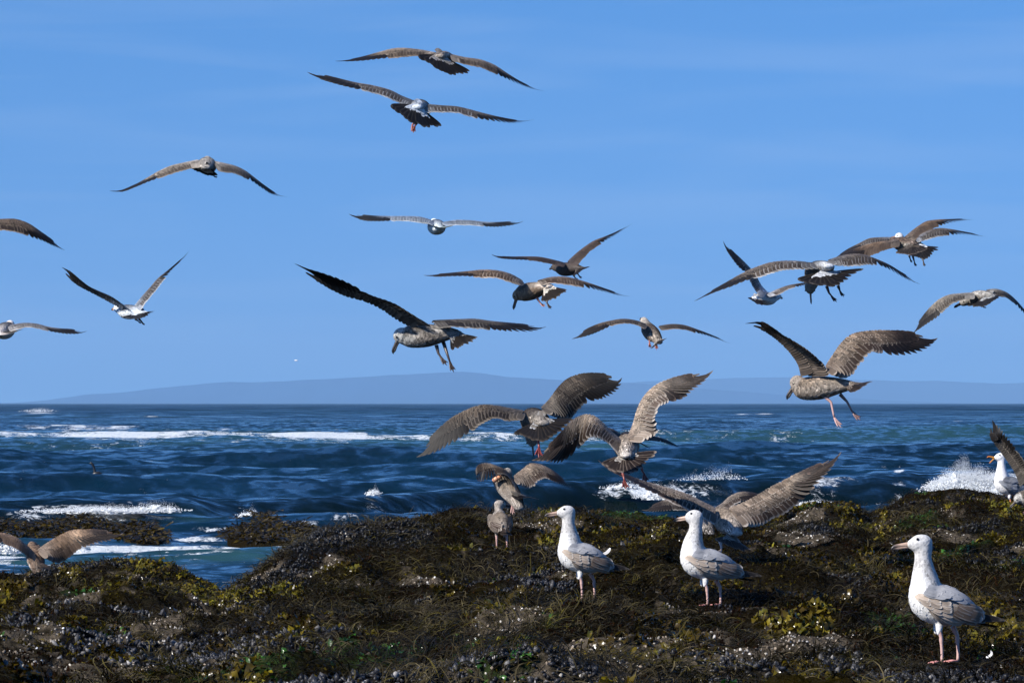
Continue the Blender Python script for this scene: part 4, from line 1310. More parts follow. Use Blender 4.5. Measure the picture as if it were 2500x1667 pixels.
def contour_feathers(root, origin, cf, rf, side, dors, vent, pl):
    coarse = np.linalg.norm(origin - CAM) > 25.5
    st = .58 if coarse else .46
    """short overlapping body feathers laid from the tail forward"""
    F_ = Feathers()
    tv = 0.45
    row = 0
    fs = np.array([0, .5, .85, 1.0])
    top = 5.2
    while tv < top:
        nk = 22 if coarse else 30
        for k in range(nk):
            a = (k + .5 * (row % 2) + random.uniform(-.3, .3)) / nk * 2 * math.pi
            t0 = tv + random.uniform(-.05, .05)
            ts_ = np.clip(t0 + .22 - st * fs, 0, 5.6)
            c, r = cf(ts_), rf(ts_)
            tg = nrm(cf(ts_ + .05) - cf(ts_ - .05))
            up_ = nrm(np.cross(np.broadcast_to(nrm(side), tg.shape), tg)); sd_ = nrm(np.cross(tg, up_))
            out = math.sin(a) * up_ * r[:, :1] + math.cos(a) * sd_ * r[:, 1:]
            path = c + out * (0.95 + 0.06 * fs)[:, None]
            nn = nrm(out)
            q = float(sstep(-.2, .25, math.sin(a)))
            col = np.clip(dors(tv)[0], .01, .8) * q + np.clip(vent(tv)[0], .01, .8) * (1 - q)
            m = pl['mot'] * (.25 if max(col) > .6 else 1)
            F_.small(path, nn, .5 * (r[1, 0] + r[1, 1]) * (.42 if coarse else .30) + .004, jit(col * (1 - .2 * m), .75 * m + .02), np.clip(col * (1 + 1.6 * m * random.random()), 0, .8), .9)
        tv += .27 if coarse else .20; row += 1
    F_.build('contour_feathers', origin, root)


def finish_bodies():
    dg = bpy.context.evaluated_depsgraph_get()
    dg.update()
    for (o, tt, cp, cr, upv, sd, dors, vent, pl) in PENDING:
        me = bpy.data.meshes.new_from_object(o.evaluated_get(dg))
        o.modifiers.clear(); old = o.data; o.data = me; me.name = old.name; bpy.data.meshes.remove(old)
        n = len(me.vertices)
        v = np.empty(n * 3, np.float32); me.vertices.foreach_get('co', v); v = v.reshape(-1, 3).astype(float)
        dist = np.linalg.norm(v[:, None] - cp[None], axis=2) / (cr.mean(1)[None] + 0.01)
        i = dist.argmin(1)
        t = tt[i]
        h = np.sum((v - cp[i]) * upv[i], 1) / np.maximum(cr[i, 0], .01)
        k = sstep(-.15, .25, h + 0.25 * fbm(v[:, 0] * 30, v[:, 2] * 30 + v[:, 1] * 17, 2, 5))
        c = np.clip(dors(t), 0, .82) * k[:, None] + np.clip(vent(t), 0, .82) * (1 - k)[:, None]
        a = np.full(n, pl['mot'])
        a = a * np.where(t > 4.2, 1.4, 1.0) if pl['mot'] < .2 else a
        col = np.concatenate([np.clip(c, .01, .82), a[:, None]], 1).astype(np.float32)
        at = me.attributes.new('col', 'FLOAT_COLOR', 'POINT'); at.data.foreach_set('color', col.ravel())
        me.polygons.foreach_set('use_smooth', np.ones(len(me.polygons), bool))
        me.materials.clear(); me.materials.append(M_PLUM)
    PENDING.clear()


def build_bill(root, origin, base, d, u, s, pl, L=0.056, open_=0.0, h=0.019):
    """upper and lower mandible, hooked tip"""
    d, u, s = nrm(d), nrm(u), nrm(s)
    bb, bt = np.array(pl['bb']), np.array(pl['bt'])
    du = nrm(d + u * open_ * .35); dl = nrm(d - u * open_ * .75)
    F_ = Feathers()
    for dd_, ks, z, hh in ((du, [-.25, 0, .3, .6, .8, .93, 1.0], [0.10, .16, .20, .24, .14, -.12, -.38], [.52, .46, .38, .33, .30, .20, .05]),
                           (dl, [-.25, 0, .3, .6, .75, .86, .9], [-.26, -.26, -.26, -.30, -.30, -.24, -.20], [.34, .30, .24, .26, .22, .12, .03])):
        pts = [base + dd_ * L * k_ + u * h * z_ for k_, z_ in zip(ks, z)]
        rad = np.array(hh) * h
        V, q = tube(pts, rad, nseg=10, ref=s, squash=1.0)
        t = nrm(np.gradient(np.array(pts), axis=0))
        # narrow sideways
        cen = np.repeat(np.array(pts), 10, 0)
        V = V - s * ((V - cen) @ s)[:, None] * 0.35
        kk = np.repeat(np.clip((np.array(ks) - .42) / .28, 0, 1), 10)[:, None]
        F_.patch(V, q, bb * (1 - kk) + bt * kk)
    return F_.build('beak', origin, root, M_SKIN)


def build_eye(root, origin, c, r=0.0052):
    a, b = np.meshgrid(np.linspace(0, math.pi, 7), np.linspace(0, 2 * math.pi, 11), indexing='ij')
    V = np.stack([np.cos(a), np.sin(a) * np.cos(b), np.sin(a) * np.sin(b)], -1).reshape(-1, 3) * r + c - origin
    return put('eye', mesh_np('eye', V, grid_faces(7, 11)), M_EYE, root)


def flying_gull(label, K, sc, centre, plume, F, left=None, right=None, tail=None, tbase=None, legs=(), head=None, bill=None, roll=0.0, size=1.0, lk={}, rk={}, tk={}, uproot=None, fat=1.0, cat='gull', group='gulls flying over the reef', toes=None):
    pl = own_tone(PLUM[plume])
    D = FPX / sc
    x0, y0, s = K
    Pc = P(x0 + centre[0] / s, y0 + centre[1] / s, D)
    F = nrm(V3(*F))
    U = nrm(V3(0, 0, 1) - F * F[2]); S_ = np.cross(F, U)
    U, S_ = U * math.cos(roll) + S_ * math.sin(roll), S_ * math.cos(roll) - U * math.sin(roll)
    root = bpy.data.objects.new('gull', None); root.location = Pc; link(root)
    tag(root, label, cat, group)
    z = size
    prof = [(-.19, .012, .028), (-.10, .036, .050), (0, .056, .066), (.09, .056, .062), (.15, .044, .047), (.19, .036, .038), (.232, .034, .032), (.262, .019, .017)]
    pts = [Pc + F * x * z for x, _, _ in prof]
    off = [0, .004, 0, 0, .008, .016, .022, .018]
    pts = [p + U * o_ * z for p, o_ in zip(pts, off)]
    bd = nrm(F - U * .12)
    if head is not None:
        hp = P(x0 + head[0] / s, y0 + head[1] / s, D + head[2])
        bp = P(x0 + bill[0] / s, y0 + bill[1] / s, D + bill[2])
        bd = nrm(bp - hp)
        pts[6] = hp; pts[7] = hp + bd * .030
        b3 = pts[3]
        pts[4] = b3 * .60 + hp * .40 + F * 0.012; pts[5] = b3 * .25 + hp * .75 + U * .004
    chain = [(p, r * z * fat, w * z * fat) for p, (_, r, w) in zip(pts, prof)]
    hs = nrm(np.cross(bd, U)) if abs(bd @ U) < .95 else S_
    hu = np.cross(hs, bd)
    build_body(root, Pc, chain, S_, pl, extra=[(pts[6], (.036 * z, .030 * z, .034 * z), [bd, hs, hu])], contour=True)
    build_bill(root, Pc, pts[6] + bd * .040 * z - hu * .002, bd, hu, hs, pl)
    for sg in (1, -1): build_eye(root, Pc, pts[6] + bd * .014 + hs * sg * .0275 * z + hu * .008)
    if left: build_wing(root, Pc, K, D, sc, left, pl, **lk)
    if right: build_wing(root, Pc, K, D, sc, right, pl, **rk)
    tb3 = Pc - F * .15 * z
    if tbase is not None: tb = tbase
    else:
        # project the body's own tail root back to the picture only to measure the fan
        r = tb3 - CAM; dz = r @ FWD
        tb = ((1250 + FPX * r[0] / dz - x0) * s, (833.5 - FPX * (r @ UPV) / dz - y0) * s)
    if tbase is not None:
        tb3 = P(x0 + tb[0] / s, y0 + tb[1] / s, D - .13 * F[1] * z)
    if tail: build_tail(root, Pc, K, D, sc, tb, tail, pl, ddb=tb3, **tk)
    for lg in legs:
        build_leg(root, Pc, K, D, lg, pl)
    return root


def build_leg(root, origin, K, D, lg, pl, web=.045):
    """lg: dict(p=[(x,y,dd),...] points from belly to toe in crop pixels, col, toe dir from the last two)"""
    x0, y0, s = K
    pts = np.array([P(x0 + a[0] / s, y0 + a[1] / s, D + (a[2] if len(a) > 2 else 0)) for a in lg['p']])
    col = lg.get('col', pl['leg'])
    F_ = Feathers()
    body = pts[:-1] if len(pts) > 2 else pts
    rad = np.full(len(body), .0048); rad[0] = .010
    if len(body) > 2: rad[1:-1] = .0062
    # resample
    us = np.linspace(0, 1, len(body)); uu = np.linspace(0, 1, 9)
    pp = np.stack([np.interp(uu, us, body[:, k]) for k in range(3)], 1); r2 = np.interp(uu, us, rad)
    add_tube(F_, pp, r2, col)
    leg = F_.build('leg', origin, root, M_SKIN)
    f = pts[-1] - pts[-2]
    s_ = np.array(lg.get('side', (1, 0.5, 0)), float); s_ = s_ - nrm(f) * (s_ @ nrm(f))
    u = np.cross(nrm(s_), nrm(f))
    build_foot('foot', origin, leg, pts[-2] if len(pts) > 2 else pts[-1], f, s_, u, col, L=max(.035, min(.06, np.linalg.norm(f))), spread=lg.get('spread', 16))
    return leg


# a standing gull is described once in its own side view (pixels of the big right-hand gull), facing left
SG = 2600.0


def stand_pt(x, z, y=0.0): return V3((880 - x) / SG, y, (1470 - z) / SG)


SCHAIN = [(1330, 1062, 20, 42), (1180, 985, 104, 125), (965, 902, 200, 190), (765, 840, 196, 180), (728, 650, 146, 132), (708, 430, 88, 82), (700, 268, 92, 80), (556, 282, 40, 36)]


def standing_gull(label, px, D, z, plume, yaw=0.0, kx=1.0, kz=1.0, scale=1.0, neck_drop=0.0, head_yaw=0.0, open_=0.0, leg_h=1.0, group='gulls standing on the reef', wings=True, leg1=True, headk=1.0, pitch=0.0):
    """yaw 0: faces left across the view; the root stands at the feet"""
    pl = PLUM[plume]
    w = P(px, 0, D); base = V3(w[0], w[1], z)
    root = bpy.data.objects.new('gull', None); root.location = base; link(root)
    tag(root, label, 'gull', group)
    ca, sa = math.cos(yaw), math.sin(yaw)
    X_, Y_ = V3(-ca, -sa, 0), V3(sa, -ca, 0)      # forward, towards the bird's left side (faces the camera at yaw 0)
    cp_, sp_ = math.cos(pitch), math.sin(pitch)
    Zc = 0.20

    def W(p):
        p = np.atleast_2d(np.asarray(p, float)).copy()
        hz = sstep(0.26, 0.42, p[:, 2])
        p[:, 2] = p[:, 2] - neck_drop * hz
        if head_yaw:
            t = sstep(0.36, 0.43, p[:, 2] + neck_drop * hz) * head_yaw
            cx = 0.066
            dx, dy = p[:, 0] - cx, p[:, 1].copy()
            p[:, 0] = cx + dx * np.cos(t) - dy * np.sin(t); p[:, 1] = dx * np.sin(t) + dy * np.cos(t)
        if pitch:
            x, zz = p[:, 0].copy(), p[:, 2] - Zc
            m = sstep(.08, .14, p[:, 2])
            p[:, 0] = x * (1 - m) + m * (x * cp_ - zz * sp_); p[:, 2] = Zc + zz * (1 - m) + m * (x * sp_ + zz * cp_)
        kxs = kx + (headk - kx) * sstep(0.3, 0.40, p[:, 2])
        zz = p[:, 2].copy()
        zz = np.where(zz < .13, zz * leg_h, zz - .13 * (1 - leg_h)) * kz
        q = base + scale * (p[:, 0:1] * kxs[:, None] * X_ + p[:, 1:2] * Y_ + zz[:, None] * V3(0, 0, 1))
        return q
    chain3 = [(W(stand_pt(a, b))[0], r / SG * scale, w_ / SG * scale) for a, b, r, w_ in SCHAIN]
    hd = W([stand_pt(700, 262), stand_pt(600, 268), stand_pt(700, 200), stand_pt(700, 262, .02)])
    bd, hu, hs = nrm(hd[1] - hd[0]), nrm(hd[2] - hd[0]), nrm(hd[3] - hd[0])
    th = []
    thigh = [(stand_pt(862, 1092, yy), (.040, .015, .014)) for yy in (.030, -.030)]
    ex = [(hd[0] + bd * .006 * scale - hu * .002, (.047 * scale, .033 * scale, .037 * scale), [bd, hs, hu])]
    for c, r3 in thigh:
        ex.append((W(c)[0], tuple(k * scale for k in r3), [nrm(V3(0, 0, -1) + X_ * .1), X_, Y_]))
    build_body(root, base, chain3, -Y_, pl, extra=ex, contour=True)
    build_bill(root, base, W(stand_pt(536, 288))[0], nrm(bd - hu * .10), hu, hs, pl, L=.060 * scale, open_=open_, h=.020 * scale)
    for sg in (1, -1):
        build_eye(root, base, W(stand_pt(642, 222, sg * .0268))[0] + hs * 0, .0058 * scale)
    # surface of the body's flank at a side-view point
    cen = curve(np.arange(8.), np.array([[a, b] for a, b, _, _ in SCHAIN], float)); rad = curve(np.arange(8.), np.array([[r, w_] for _, _, r, w_ in SCHAIN], float))
    tt = np.linspace(0, 5, 60); cc, rr = cen(tt), rad(tt)

    def flank(x, zpx, out=0.0):
        d = np.hypot(cc[:, 0] - x, cc[:, 1] - zpx) / rr[:, 0]
        i = d.argmin()
        y = rr[i, 1] * math.sqrt(max(0.02, 1 - min(1, d[i]) ** 2))
        y = max(y, 26)
        return y / SG + out

    def row(F_, A, B, n, W_, col, edg, shape, out, sd, ea=1.0, names=None, wing=None, jt=.12, bow=0.0):
        A, B = np.array(A, float), np.array(B, float)
        ua, ub = np.linspace(0, 1, len(A)), np.linspace(0, 1, len(B))
        jt = jt * 1.7
        for k in range(n):
            t = (k + .5) / n if n > 1 else .5
            a = np.array([np.interp(t, ua, A[:, 0]), np.interp(t, ua, A[:, 1])]); b = np.array([np.interp(t, ub, B[:, 0]), np.interp(t, ub, B[:, 1])])
            a += np.array([random.uniform(-6, 6), random.uniform(-6, 6)]); b += np.array([random.uniform(-8, 8), random.uniform(-6, 6)])
            pp = a[None] * (1 - FS[:, None]) + b[None] * FS[:, None]
            pp[:, 1] += bow * np.sin(FS * math.pi)
            loc = np.array([stand_pt(x, z_, sd * flank(x, z_, out + .0015 * (k % 2) + .0008 * (k % 3))) for x, z_ in pp])
            path = W(loc)
            mid = W([loc[3], loc[3] + [0, sd * .01, 0]])
            up_ = flank(pp[3][0], pp[3][1] - 12) - flank(pp[3][0], pp[3][1] + 12)
            nrmv = nrm(sd * Y_ - V3(0, 0, 1) * up_ / (24 / SG) * .6)
            args = (path, nrmv, W_ / SG * scale, shape, jit(col, jt), edg, ea)
            if names: one_feather(names, base, wing, *args, roll=.12)
            else: F_.add(*args, roll=.12)
    if wings:
        grey = pl['back']; cov, cove = pl['cov'], pl['cov_e']
        for sd in (1, -1):
            F_ = Feathers()
            # lesser / median / greater coverts, rows overlapping backwards (drawn from the rear forward)
            row(F_, [(860, 850), (840, 960), (890, 1010)], [(1110, 930), (1150, 1010), (1080, 1075)], 8, 95, np.array(cov) * .85, cove, 'cov', .010, sd)
            row(F_, [(900, 985), (800, 950), (740, 900)], [(1010, 1078), (930, 1085), (850, 1030)], 7, 75, np.array(cov) * .8, cove, 'cov', .011, sd)
            row(F_, [(760, 780), (740, 840), (800, 950)], [(960, 850), (960, 930), (985, 1030)], 9, 62, np.array(cov) * 1.05, cove, 'cov', .014, sd)
            row(F_, [(690, 765), (665, 815), (740, 900)], [(850, 820), (850, 885), (870, 985)], 9, 52, np.array(cov) * 1.15, cove, 'cov', .017, sd)
            row(F_, [(625, 768), (600, 790), (680, 860)], [(745, 800), (735, 850), (790, 930)], 8, 46, np.array(cov) * 1.2, cove, 'cov', .019, sd)
            # grey scapulars and mantle over them
            row(F_, [(980, 750), (920, 785)], [(1235, 878), (1130, 850)], 6, 62, grey, np.array(grey) * 1.5, 'cov', .015, sd, .6, jt=.05)
            row(F_, [(900, 700), (820, 770)], [(1180, 822), (1030, 815)], 8, 62, grey, np.array(grey) * 1.3, 'cov', .019, sd, .5, jt=.05)
            row(F_, [(820, 690), (710, 765)], [(1060, 752), (900, 812)], 8, 60, np.array(grey) * 1.04, np.array(grey) * 1.25, 'cov', .022, sd, .5, jt=.05)
            row(F_, [(740, 690), (670, 760)], [(930, 725), (795, 800)], 7, 58, np.array(grey) * 1.08, np.array(grey) * 1.2, 'cov', .024, sd, .4, jt=.05)
            wing = F_.build('wing', base, root)
            # tertials with their white tips
            row(None, [(1040, 850), (1010, 930), (960, 990)], [(1300, 925), (1325, 1010), (1230, 1060)], 5, 100, np.array(pl['sec']) * 1.6, pl['sec_e'], 'blunt', .016, sd, names='tertial_feather', wing=wing)
            row(None, [(1150, 960), (1100, 1010)], [(1560, 1045), (1350, 1040)], 6, 58, np.array(pl['pri']) * 1.2, pl['pri_e'], 'flight', .004, sd, names='primary_feather', wing=wing)
    # tail
    F_ = Feathers()
    for k in range(8):
        t = k / 7 - .5
        path = W(np.array([stand_pt(1090 + 170 * f_, 1040 + 42 * f_, t * .06) for f_ in FS]))
        F_.add(path, nrm(V3(0, 0, 1) + X_ * .2), 60 / SG * scale, 'cov', jit(pl['tcov'], .05), pl['tcov_e'], .5)
        path = W(np.array([stand_pt(1080 + 190 * f_, 1075 + 28 * f_, t * .05) for f_ in FS]))
        F_.add(path, nrm(V3(0, 0, -1) + X_ * .2), 60 / SG * scale, 'cov', jit(np.array(pl['tcov']), .05), pl['tcov_e'], .5)
    tail = F_.build('tail', base, root)
    for k in range(10):
        t = k / 9 - .5
        path = W(np.array([stand_pt(1170 + (305 - 60 * abs(t)) * f_, 1052 + 62 * f_, t * .05 * (1 + .5 * f_)) for f_ in FS])) + V3(0, 0, .0012 * (5 - abs(k - 5)))
        one_feather('tail_feather', base, tail, path, V3(0, 0, 1), 52 / SG * scale, 'blunt', jit(pl['tail'], .1), pl['tail_e'], .6)
    # legs
    for i, (lx, fx, yy) in enumerate(((872, 885, .030), (1062, 1075, -.034))):
        if i == 0 and not leg1: continue
        F2 = Feathers()
        top = (855, 1120) if i == 0 else (1045, 1105)
        pp = [stand_pt(top[0] - (0 if i == 0 else 120) * 1.0 + (0 if i == 0 else 95), top[1], yy), stand_pt(lx + 5, 1200, yy), stand_pt(lx + 8, 1250, yy), stand_pt(lx + 14, 1350, yy), stand_pt(fx, 1445, yy)]
        w5 = W(pp)
        uu = np.linspace(0, 1, 13); us = [0, .25, .4, .7, 1]
        pth = np.stack([np.interp(uu, us, w5[:, k]) for k in range(3)], 1)
        rd = np.interp(uu, [0, .25, .36, .46, .9, 1], [.0115, .0075, .0088, .0062, .0058, .0075]) * scale
        add_tube(F2, pth, rd, pl['leg'])
        leg = F2.build('leg', base, root, M_SKIN)
        build_foot('foot', base, leg, w5[-1] - V3(0, 0, .004), nrm(X_ + (Y_ * .15 if i == 0 else -Y_ * .1)), Y_, V3(0, 0, 1), np.array(pl['leg']) * np.array([1.1, .75, .75]), L=.055 * scale, spread=32)
    return root

c1, c2, c3, c4, c5, c6 = (700, 80, 3.36), (220, 340, 4.356), (0, 500, 4.356), (700, 480, 2.613), (1640, 500, 2.735), (1350, 740, 2.476)
c7, c8, c9, c10, c11 = (1000, 880, 3.095), (1130, 1100, 4.126), (1440, 1080, 3.675), (2120, 1000, 2.35), (0, 1240, 2.94)
SKY = 'gulls flying in the open sky'
LOW = 'gulls flapping low over the reef'

flying_gull('topmost flying gull, mottled grey with a broad dark fanned tail', c1, 395, (1285, 225), 'mottled', (.12, 1, -.05),
            left=[(1225, 180, 1200, 214), (1060, 149, 1062, 192), (890, 141, 905, 205), (760, 172, 780, 216), (600, 213, 610, 234), (500, 230, 500, 238), (398, 236)],
            right=[(1345, 190, 1372, 236), (1450, 213, 1462, 262), (1600, 236, 1585, 286), (1690, 270, 1680, 322), (1810, 345, 1790, 375), (1910, 405, 1890, 420), (2010, 450, 1995, 462), (2115, 482)],
            tail=[(1097, 207), (1320, 352), (1502, 322)], tk=dict(n=12), group=SKY)
flying_gull('second highest gull, white rump and small red feet tucked under its dark tail', c1, 420, (1085, 625), 'subgrey', (.05, 1, .02),
            left=[(1045, 575, 1000, 612), (945, 535, 940, 582), (850, 487, 840, 540), (720, 450, 715, 496), (560, 420, 545, 458), (380, 376, 370, 413), (250, 343, 262, 374), (168, 326)],
            right=[(1130, 598, 1150, 655), (1265, 610, 1275, 652), (1400, 619, 1395, 658), (1500, 641, 1490, 684), (1620, 672, 1600, 712), (1760, 703, 1750, 735), (1900, 723, 1885, 745), (2033, 714)],
            tail=[(867, 612), (1060, 765), (1265, 770)], tk=dict(n=12),
            legs=[dict(p=[(1060, 730, 0), (1030, 755, -.02), (1038, 820, -.03)], col=(.34, .12, .09)), dict(p=[(1070, 735, 0), (1052, 765, -.03), (1040, 818, -.04)], col=(.22, .06, .045))], group=SKY)
flying_gull('gull with drooping wings flying alone at upper left', c2, 345, (1240, 285), 'mottled', (-.05, 1, .12),
            left=[(1160, 232, 1150, 300), (1010, 263, 1065, 315), (860, 298, 900, 358), (740, 350, 780, 400), (600, 430, 630, 452), (450, 510, 470, 516), (330, 545, 340, 560), (210, 552)],
            right=[(1310, 245, 1380, 345), (1440, 272, 1440, 352), (1550, 300, 1520, 358), (1650, 348, 1600, 388), (1740, 415, 1710, 442), (1860, 505, 1830, 527), (1980, 580, 1950, 597), (2108, 617)],
            tail=[(1085, 322), (1240, 396), (1335, 385)], tk=dict(n=12, sgn=-1.0, L=.13),
            legs=[dict(p=[(1290, 360, 0), (1312, 385, -.02), (1335, 400, -.03)], col=(.05, .04, .04))], group=SKY, fat=1.05)
flying_gull('gull cut off by the left edge, only its brown drooping wing in view', c3, 350, (-260, 240), 'grey', (.1, 1, 0),
            right=[(-200, 190, -200, 270), (-80, 175, -80, 275), (50, 163, 60, 275), (170, 165, 200, 298), (290, 205, 320, 342), (420, 288, 450, 385), (560, 385, 570, 440), (683, 482)],
            left=[(-320, 190, -320, 270), (-440, 175, -440, 275), (-570, 163, -580, 275), (-690, 165, -720, 298), (-810, 205, -840, 342), (-940, 288, -970, 385), (-1200, 482)],
            tail=[(-330, 300), (-260, 330), (-190, 300)], rk=dict(slot=.3), group=SKY)
flying_gull('pale gull at the left with its wings raised in a steep V', c3, 310, (1400, 1140), 'sub', (-.55, .8, .05),
            left=[(1300, 1108, 1345, 1088), (1180, 1040, 1215, 990), (1030, 960, 1060, 920), (920, 905, 950, 868), (805, 840, 850, 792), (725, 770, 765, 722), (678, 710, 705, 686), (655, 668)],
            right=[(1440, 1080, 1500, 1115), (1520, 980, 1552, 1035), (1600, 890, 1640, 930), (1685, 790, 1740, 800), (1800, 700, 1825, 700), (1880, 630, 1893, 630), (1960, 552, 1965, 558), (2020, 478)],
            tail=[(1300, 1198), (1475, 1222), (1645, 1130)], tk=dict(L=.17),
            legs=[dict(p=[(1440, 1215, 0), (1470, 1235, -.02), (1492, 1252, -.03)], col=(.03, .025, .02)), dict(p=[(1480, 1215, 0), (1510, 1245, -.03), (1530, 1270, -.04)], col=(.03, .025, .02))], group=SKY,
            lk=dict(sec_dark=1.2))
flying_gull('adult gull half cut off at the left edge, low, one dark-tipped wing in view', c3, 305, (40, 1345), 'adult', (.12, 1, .15),
            right=[(110, 1290, 120, 1345), (260, 1268, 275, 1302), (390, 1275, 395, 1312), (510, 1305, 510, 1342), (640, 1322, 635, 1365), (760, 1329, 755, 1377), (860, 1344, 855, 1368), (928, 1342)],
            left=[(-30, 1290, -40, 1345), (-180, 1268, -195, 1302), (-310, 1275, -315, 1312), (-430, 1305, -430, 1342), (-560, 1322, -555, 1365), (-680, 1329, -675, 1377), (-850, 1342)],
            tail=[(-110, 1370), (70, 1392), (240, 1323)], group=SKY, fat=1.15)
flying_gull('white-bodied adult gull seen from behind with long flat black-tipped wings', c4, 312, (958, 196), 'adult', (-.12, 1, .10),
            left=[(930, 162, 920, 176), (850, 138, 860, 168), (760, 133, 770, 156), (660, 132, 655, 156), (560, 129, 560, 158), (470, 121, 480, 150), (420, 113, 426, 128), (395, 112)],
            right=[(1000, 172, 1015, 184), (1080, 157, 1090, 182), (1170, 158, 1180, 184), (1280, 168, 1280, 193), (1380, 166, 1370, 194), (1450, 160, 1440, 183), (1490, 155, 1485, 170), (1512, 157)],
            tail=[(930, 180), (985, 205), (1050, 185)], tk=dict(L=.14),
            legs=[dict(p=[(965, 205, -.1), (968, 212, -.14), (974, 225, -.16)], col=(.55, .38, .20))], group=SKY, fat=1.05)
flying_gull('small dark brown gull right of the white adult, one wing swept up', c4, 290, (1802, 462), 'dark', (-.5, .85, 0),
            left=[(1770, 430, 1755, 445), (1690, 408, 1680, 428), (1610, 392, 1600, 412), (1520, 389, 1520, 405), (1440, 389, 1430, 401), (1370, 384, 1360, 393), (1330, 375, 1325, 381), (1305, 369)],
            right=[(1795, 420, 1850, 442), (1850, 368, 1885, 402), (1900, 328, 1925, 357), (1960, 288, 1985, 315), (2030, 260, 2045, 275), (2100, 230, 2110, 240), (2160, 197, 2163, 203), (2203, 173)],
            tail=[(1840, 500), (1885, 478), (1933, 451)], tk=dict(L=.14, n=10),
            legs=[dict(p=[(1830, 500, 0), (1838, 515, -.02), (1856, 530, -.03)]), dict(p=[(1850, 485, 0), (1862, 500, -.03), (1882, 522, -.04)])], group=SKY)
flying_gull('grey-headed gull looking down, white rump and one pink leg trailing', c4, 375, (1570, 600), 'subgrey', (-.6, .75, -.12),
            left=[(1500, 545, 1490, 560), (1425, 503, 1420, 545), (1350, 482, 1345, 520), (1250, 476, 1240, 517), (1150, 485, 1150, 509), (1050, 494, 1050, 509), (950, 500, 950, 511), (872, 503)],
            right=[(1600, 545, 1640, 562), (1690, 522, 1700, 552), (1780, 520, 1790, 562), (1870, 540, 1870, 574), (1950, 565, 1960, 592), (2040, 595, 2040, 613), (2120, 620, 2115, 632), (2187, 636)],
            tail=[(1640, 665), (1725, 655), (1783, 603)], tk=dict(L=.165), head=(1470, 630, .10), bill=(1447, 705, .10),
            legs=[dict(p=[(1595, 645, -.03), (1615, 675, -.05), (1647, 702, -.06)], col=(.52, .22, .17)), dict(p=[(1655, 660, -.05), (1662, 680, -.07), (1686, 716, -.08)], col=(.04, .03, .03))], group=SKY)
flying_gull('largest flying gull in the sky, dark left wing held high and black legs dangling', c4, 500, (895, 885), 'greydark', (-.86, .5, -.04),
            left=[(800, 830, 925, 822), (705, 782, 815, 757), (600, 712, 705, 692), (490, 662, 580, 645), (380, 635, 450, 578), (280, 590, 345, 528), (185, 532, 232, 490), (110, 480, 140, 465), (55, 432)],
            right=[(925, 803, 985, 838), (1010, 798, 1060, 828), (1100, 793, 1120, 836), (1200, 790, 1220, 842), (1310, 803, 1320, 850), (1430, 813, 1430, 860), (1540, 822, 1565, 860), (1650, 833)],
            tail=[(1070, 970), (1150, 952), (1213, 907)], tk=dict(L=.155), head=(722, 885, .05), bill=(676, 988, .05), lk=dict(slot=.25, dep=(0, -.05, -.12), uw=.48, sec_dark=.7), rk=dict(slot=.2),
            legs=[dict(p=[(955, 948, -.02), (968, 1000, -.03), (978, 1015, -.035), (1020, 1075, -.05)], col=(.06, .045, .04)), dict(p=[(1000, 930, -.02), (1026, 1010, -.06), (1040, 1050, -.065), (1064, 1118, -.08)], col=(.05, .035, .03))], group=SKY)
flying_gull('dark gull with arched wings and pink feet hanging straight down', c6, 305, (600, 188), 'grey', (-.25, .8, .35),
            left=[(560, 132, 548, 152), (500, 112, 508, 132), (430, 102, 440, 122), (350, 112, 360, 135), (280, 130, 290, 165), (210, 160, 228, 190), (160, 190, 168, 206), (120, 215)],
            right=[(640, 145, 665, 164), (720, 133, 730, 156), (790, 138, 790, 159), (860, 160, 860, 178), (930, 186, 925, 196), (1000, 213, 995, 221), (1040, 230, 1038, 235), (1075, 244)],
            tail=[(600, 272), (650, 245), (685, 217)], tk=dict(L=.15), lk=dict(slot=.35),
            legs=[dict(p=[(582, 200, -.05), (584, 235, -.07), (588, 272, -.08)], col=(.45, .15, .11)), dict(p=[(625, 205, -.08), (627, 240, -.10), (626, 282, -.11)], col=(.45, .15, .11))], group=SKY)
flying_gull('white-rumped gull tilted in a narrow V, partly behind the big gull with fanned tail', c5, 280, (618, 625), 'sub', (.55, .85, 0),
            left=[(640, 595, 590, 612), (595, 545, 562, 575), (565, 492, 530, 525), (522, 430, 500, 465), (465, 372, 440, 410), (405, 315, 388, 340), (365, 272, 360, 290), (343, 243)],
            right=[(640, 602, 660, 612), (700, 573, 720, 596), (770, 547, 780, 563), (840, 532, 850, 546), (905, 524, 910, 535), (960, 524, 962, 532), (1010, 530)],
            tail=[(519, 628), (590, 675), (672, 656)], tk=dict(L=.16), group=SKY)
flying_gull('big gull at the right with a wide black and white fanned tail, head bent down', c5, 425, (990, 440), 'subgrey', (-.22, .95, -.10),
            left=[(930, 402, 965, 422), (860, 390, 885, 428), (770, 386, 785, 432), (670, 395, 695, 447), (570, 425, 592, 482), (480, 465, 498, 507), (380, 520, 395, 548), (270, 580, 275, 590), (150, 645)],
            right=[(1045, 380, 1085, 398), (1150, 347, 1150, 408), (1225, 336, 1235, 408), (1300, 347, 1300, 396), (1370, 373, 1380, 404), (1450, 408, 1450, 432), (1530, 455, 1530, 478), (1600, 492, 1590, 508), (1655, 530)],
            tail=[(852, 503), (1085, 552), (1265, 432)], tbase=(1030, 455), tk=dict(L=.185, n=12), head=(925, 555, .12), bill=(929, 632, .11), rk=dict(slot=.2),
            legs=[dict(p=[(1035, 545, -.10), (1050, 588, -.12), (1062, 602, -.125), (1100, 648, -.14)], col=(.10, .05, .045)), dict(p=[(1112, 545, -.12), (1122, 572, -.14), (1148, 614, -.16)], col=(.05, .035, .03))], group=SKY, fat=1.05)
